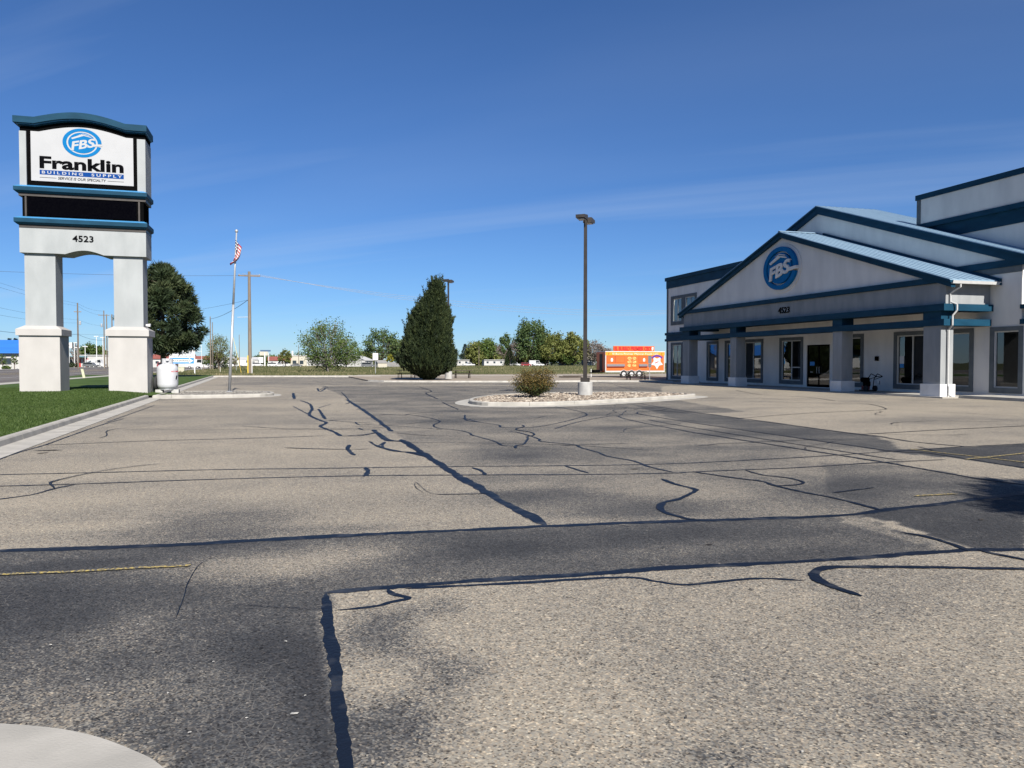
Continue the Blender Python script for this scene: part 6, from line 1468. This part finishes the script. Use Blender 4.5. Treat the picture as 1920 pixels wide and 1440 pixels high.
# between the pine and the tall pole
x, y = AT(370, 180); t = thing('sign_frame', 'empty white rectangular sign frame right of the pine', 'sign frame', (x, y, -.06)); h = M(33, 180) + H
for a in (-.95, .95): m = MB(); m.tube((a, 0, 0), (a, 0, h), .05, .05, 6); m.build('post', M_['white'], t)
for zz in (h - 1.4, h): m = MB(); m.tube((-.95, 0, zz), (.95, 0, zz), .05, .05, 6); m.build('rail', M_['white'], t)
for px, d, lab, pa, kd, ro in ((368, 230, 'white box van behind the entrance sign', 'carwhite', 'van', 5), (383, 225, 'white pickup right of the entrance sign', 'carwhite', 'pickup', -5), (312, 210, 'dark red suv behind the propane tank', 'carred', 'suv', 0), (436, 300, 'white suv just right of the flagpole', 'carwhite', 'suv', 10), (447, 310, 'white sedan left of the tall utility pole', 'carwhite', 'sedan', -10), (461, 300, 'white van touching the tall utility pole', 'carwhite', 'van', 0), (483, 320, 'white car under the far store sign', 'carwhite', 'suv', 0),
        (513, 300, 'white car at the left end of the red roofed store', 'carwhite', 'suv', 0), (524, 300, 'second white car in front of the red roofed store', 'carwhite', 'sedan', 8), (556, 300, 'grey car left of the far bare pole', 'cargrey', 'sedan', 0), (645, 300, 'white car parked at the field edge right of the half-leafed tree', 'carwhite', 'suv', 4),
        (879, 350, 'white pickup right of the big evergreen in the far lot', 'carwhite', 'pickup', 0), (966, 355, 'white pickup left of the dark red suv', 'carwhite', 'pickup', 0), (986, 345, 'dark red suv below the tall poplar', 'carred', 'suv', 0), (1009, 350, 'white pickup right of the dark red suv', 'carwhite', 'pickup', 5), (1003, 362, 'white camper behind the pickups', 'carwhite', 'van', 0), (690, 260, 'dark car under the far carport', 'cargrey', 'suv', 0)):
    x, y = AT(px, d); car((x, y, -.06), lab, pa, kd, R(ro))
x, y = AT(388, 260); gable_house((x, y, -.06), 8, 6, 3.0, 3.9, 'small white building with a maroon roof right of the entrance sign', 'farwhite', 'redroof', 0, 2)
x, y = AT(325, 270); gable_house((x, y, -.06), 14, 7, 3.2, 4.6, 'white building with a maroon roof behind the propane tank', 'farwhite', 'redroof', 0, 3)
x, y = AT(450, 350); gable_house((x, y, -.06), 16, 8, 3.2, 4.2, 'low white building behind the tall utility pole', 'farwhite', 'paleroof', 0, 4)
# store with a high pole sign
x, y = AT(498, 310); t = thing('store_sign', 'far pole sign with a dark top board above the white lot', 'sign', (x, y, -.06)); h = M(24, 310) + H
for a in (-.3, 1.2): m = MB(); m.tube((a, 0, 0), (a, 0, h - 1), .3 if a < 0 else .14, .3 if a < 0 else .14, 8); m.build('post', M_['white'], t)
m = MB(); m.box(-2.0, 2.0, -.25, .25, h - .6, h); m.build('top_board', M_['carblue'], t); m = MB(); m.box(-2.3, .9, -.24, .24, h - 2.2, h - .65); m.build('lower_board', M_['cream'], t); m = MB(); m.box(-2.6, -.9, -.2, .2, 1.6, 3.9); m.build('price_board', M_['white'], t)
x, y = AT(524, 330); gable_house((x, y, -.06), 9, 8, 2.8, 4.3, 'low store with a faded red roof in the far centre', 'farwhite', 'redroof', 0, 3, 'store', 'store')
x, y = AT(585, 340); t = thing('warehouse', 'long low white warehouse behind the half-leafed tree', 'building', (x, y, -.06)); m = MB(); m.box(-15, 14, 0, 12, 0, 3.6); m.build('wall', M_['farwhite'], t); m = MB(); m.box(-15.2, 14.2, -.3, 12.2, 3.6, 3.9); m.build('roof_slab', M_['paleroof'], t)
for k in range(5): box_part('loading_door', M_['paleroof'], t, -13 + k * 5.2, -10 + k * 5.2, -.05, -.001, 0, 2.6)
x, y = AT(553, 335); t = thing('tan_block', 'tan flat-roofed building behind the small yellow-green tree', 'building', (x, y, -.06)); m = MB(); m.box(-5, 5, 0, 8, 0, 4.6); m.build('wall', M_['cream'], t); m = MB(); m.box(-5.2, 5.2, -.2, 8.2, 4.6, 4.9); m.build('roof_slab', M_['paleroof'], t)
for k in range(3): box_part('window', M_['fwin'], t, -4 + k * 3, -2.4 + k * 3, -.05, -.001, 1.0, 2.6)
m = MB(); m.tube((-1, 4, 4.9), (-1, 4, 6.8), .4, .4, 8); m.build('flue', M_['white'], t)
x, y = AT(671, 285); gable_house((x, y, -.06), 6.5, 9, 2.7, 4.4, 'white gabled house in the field right of the half-leafed tree', 'farwhite', 'paleroof', R(60), 2)
x, y = AT(691, 275); t = thing('carport', 'low dark open carport between the gabled house and the shed', 'carport', (x, y, -.06)); m = MB(); m.box(-2.6, 2.6, -2.5, 2.5, 2.3, 2.5); m.build('roof_slab', M_['fargrey'], t)
for a in (-2.4, 2.4):
    for b in (-2.3, 2.3): m = MB(); m.tube((a, b, 0), (a, b, 2.3), .07, .07, 6); m.build('post', M_['white'], t)
x, y = G(714, 690); gable_house((x, y, -.06), 2.9, 2.6, 1.75, 2.4, 'small tan shed standing in the field near the white sign', 'cream', 'fargrey', R(15), 0, 'shed', 'shed', False, .15)
t = thing('board_fence', 'grey board fence left of the big evergreen behind the shed', 'fence', (*AT(742, 270), -.06))
for k in range(26): box_part('fence_board', M_['fargrey'], t, -6 + k * .46, -5.56 + k * .46, -.03, .03, 0, 1.8 + .04 * (k % 3))
for k in range(2): box_part('fence_rail', M_['fargrey'], t, -6, 5.95, .031, .09, .5 + k * .8, .6 + k * .8)
def mobile(px, d, L, label, h=2.9):
    x, y = AT(px, d); t = thing('mobile_home', label, 'mobile home', (x, y, -.06)); m = MB(); m.box(-L / 2, L / 2, 0, 4, .3, h); m.build('wall', M_['farwhite'], t); m = MB(); m.box(-L / 2 - .15, L / 2 + .15, -.3, 4.2, h, h + .22); m.build('roof_slab', M_['paleroof'], t); m = MB(); m.box(-L / 2, L / 2, .1, 3.9, 0, .3); m.build('skirting', M_['fargrey'], t)
    n = max(2, int(L / 2.6))
    for k in range(n): xx = -L / 2 + L * (k + .5) / n; f = box_part('window', M_['fwin'], t, xx - .5, xx + .5, -.04, -.001, 1.35, 2.25)
    box_part('band', M_['fargrey'], t, -L / 2, L / 2, -.03, -.001, h - .5, h - .1); return t
mobile(927, 372, 10.2, 'white mobile home with a grey band in the far row'); mobile(868, 380, 6.5, 'white mobile home beside the big evergreen'); mobile(1064, 395, 7, 'white mobile home below the two willows'); mobile(1106, 395, 6, 'white mobile home behind the near lamp post', 3.4); mobile(972, 390, 6.5, 'white mobile home behind the white pickups', 3.0); mobile(1018, 392, 6, 'pale mobile home right of the camper')
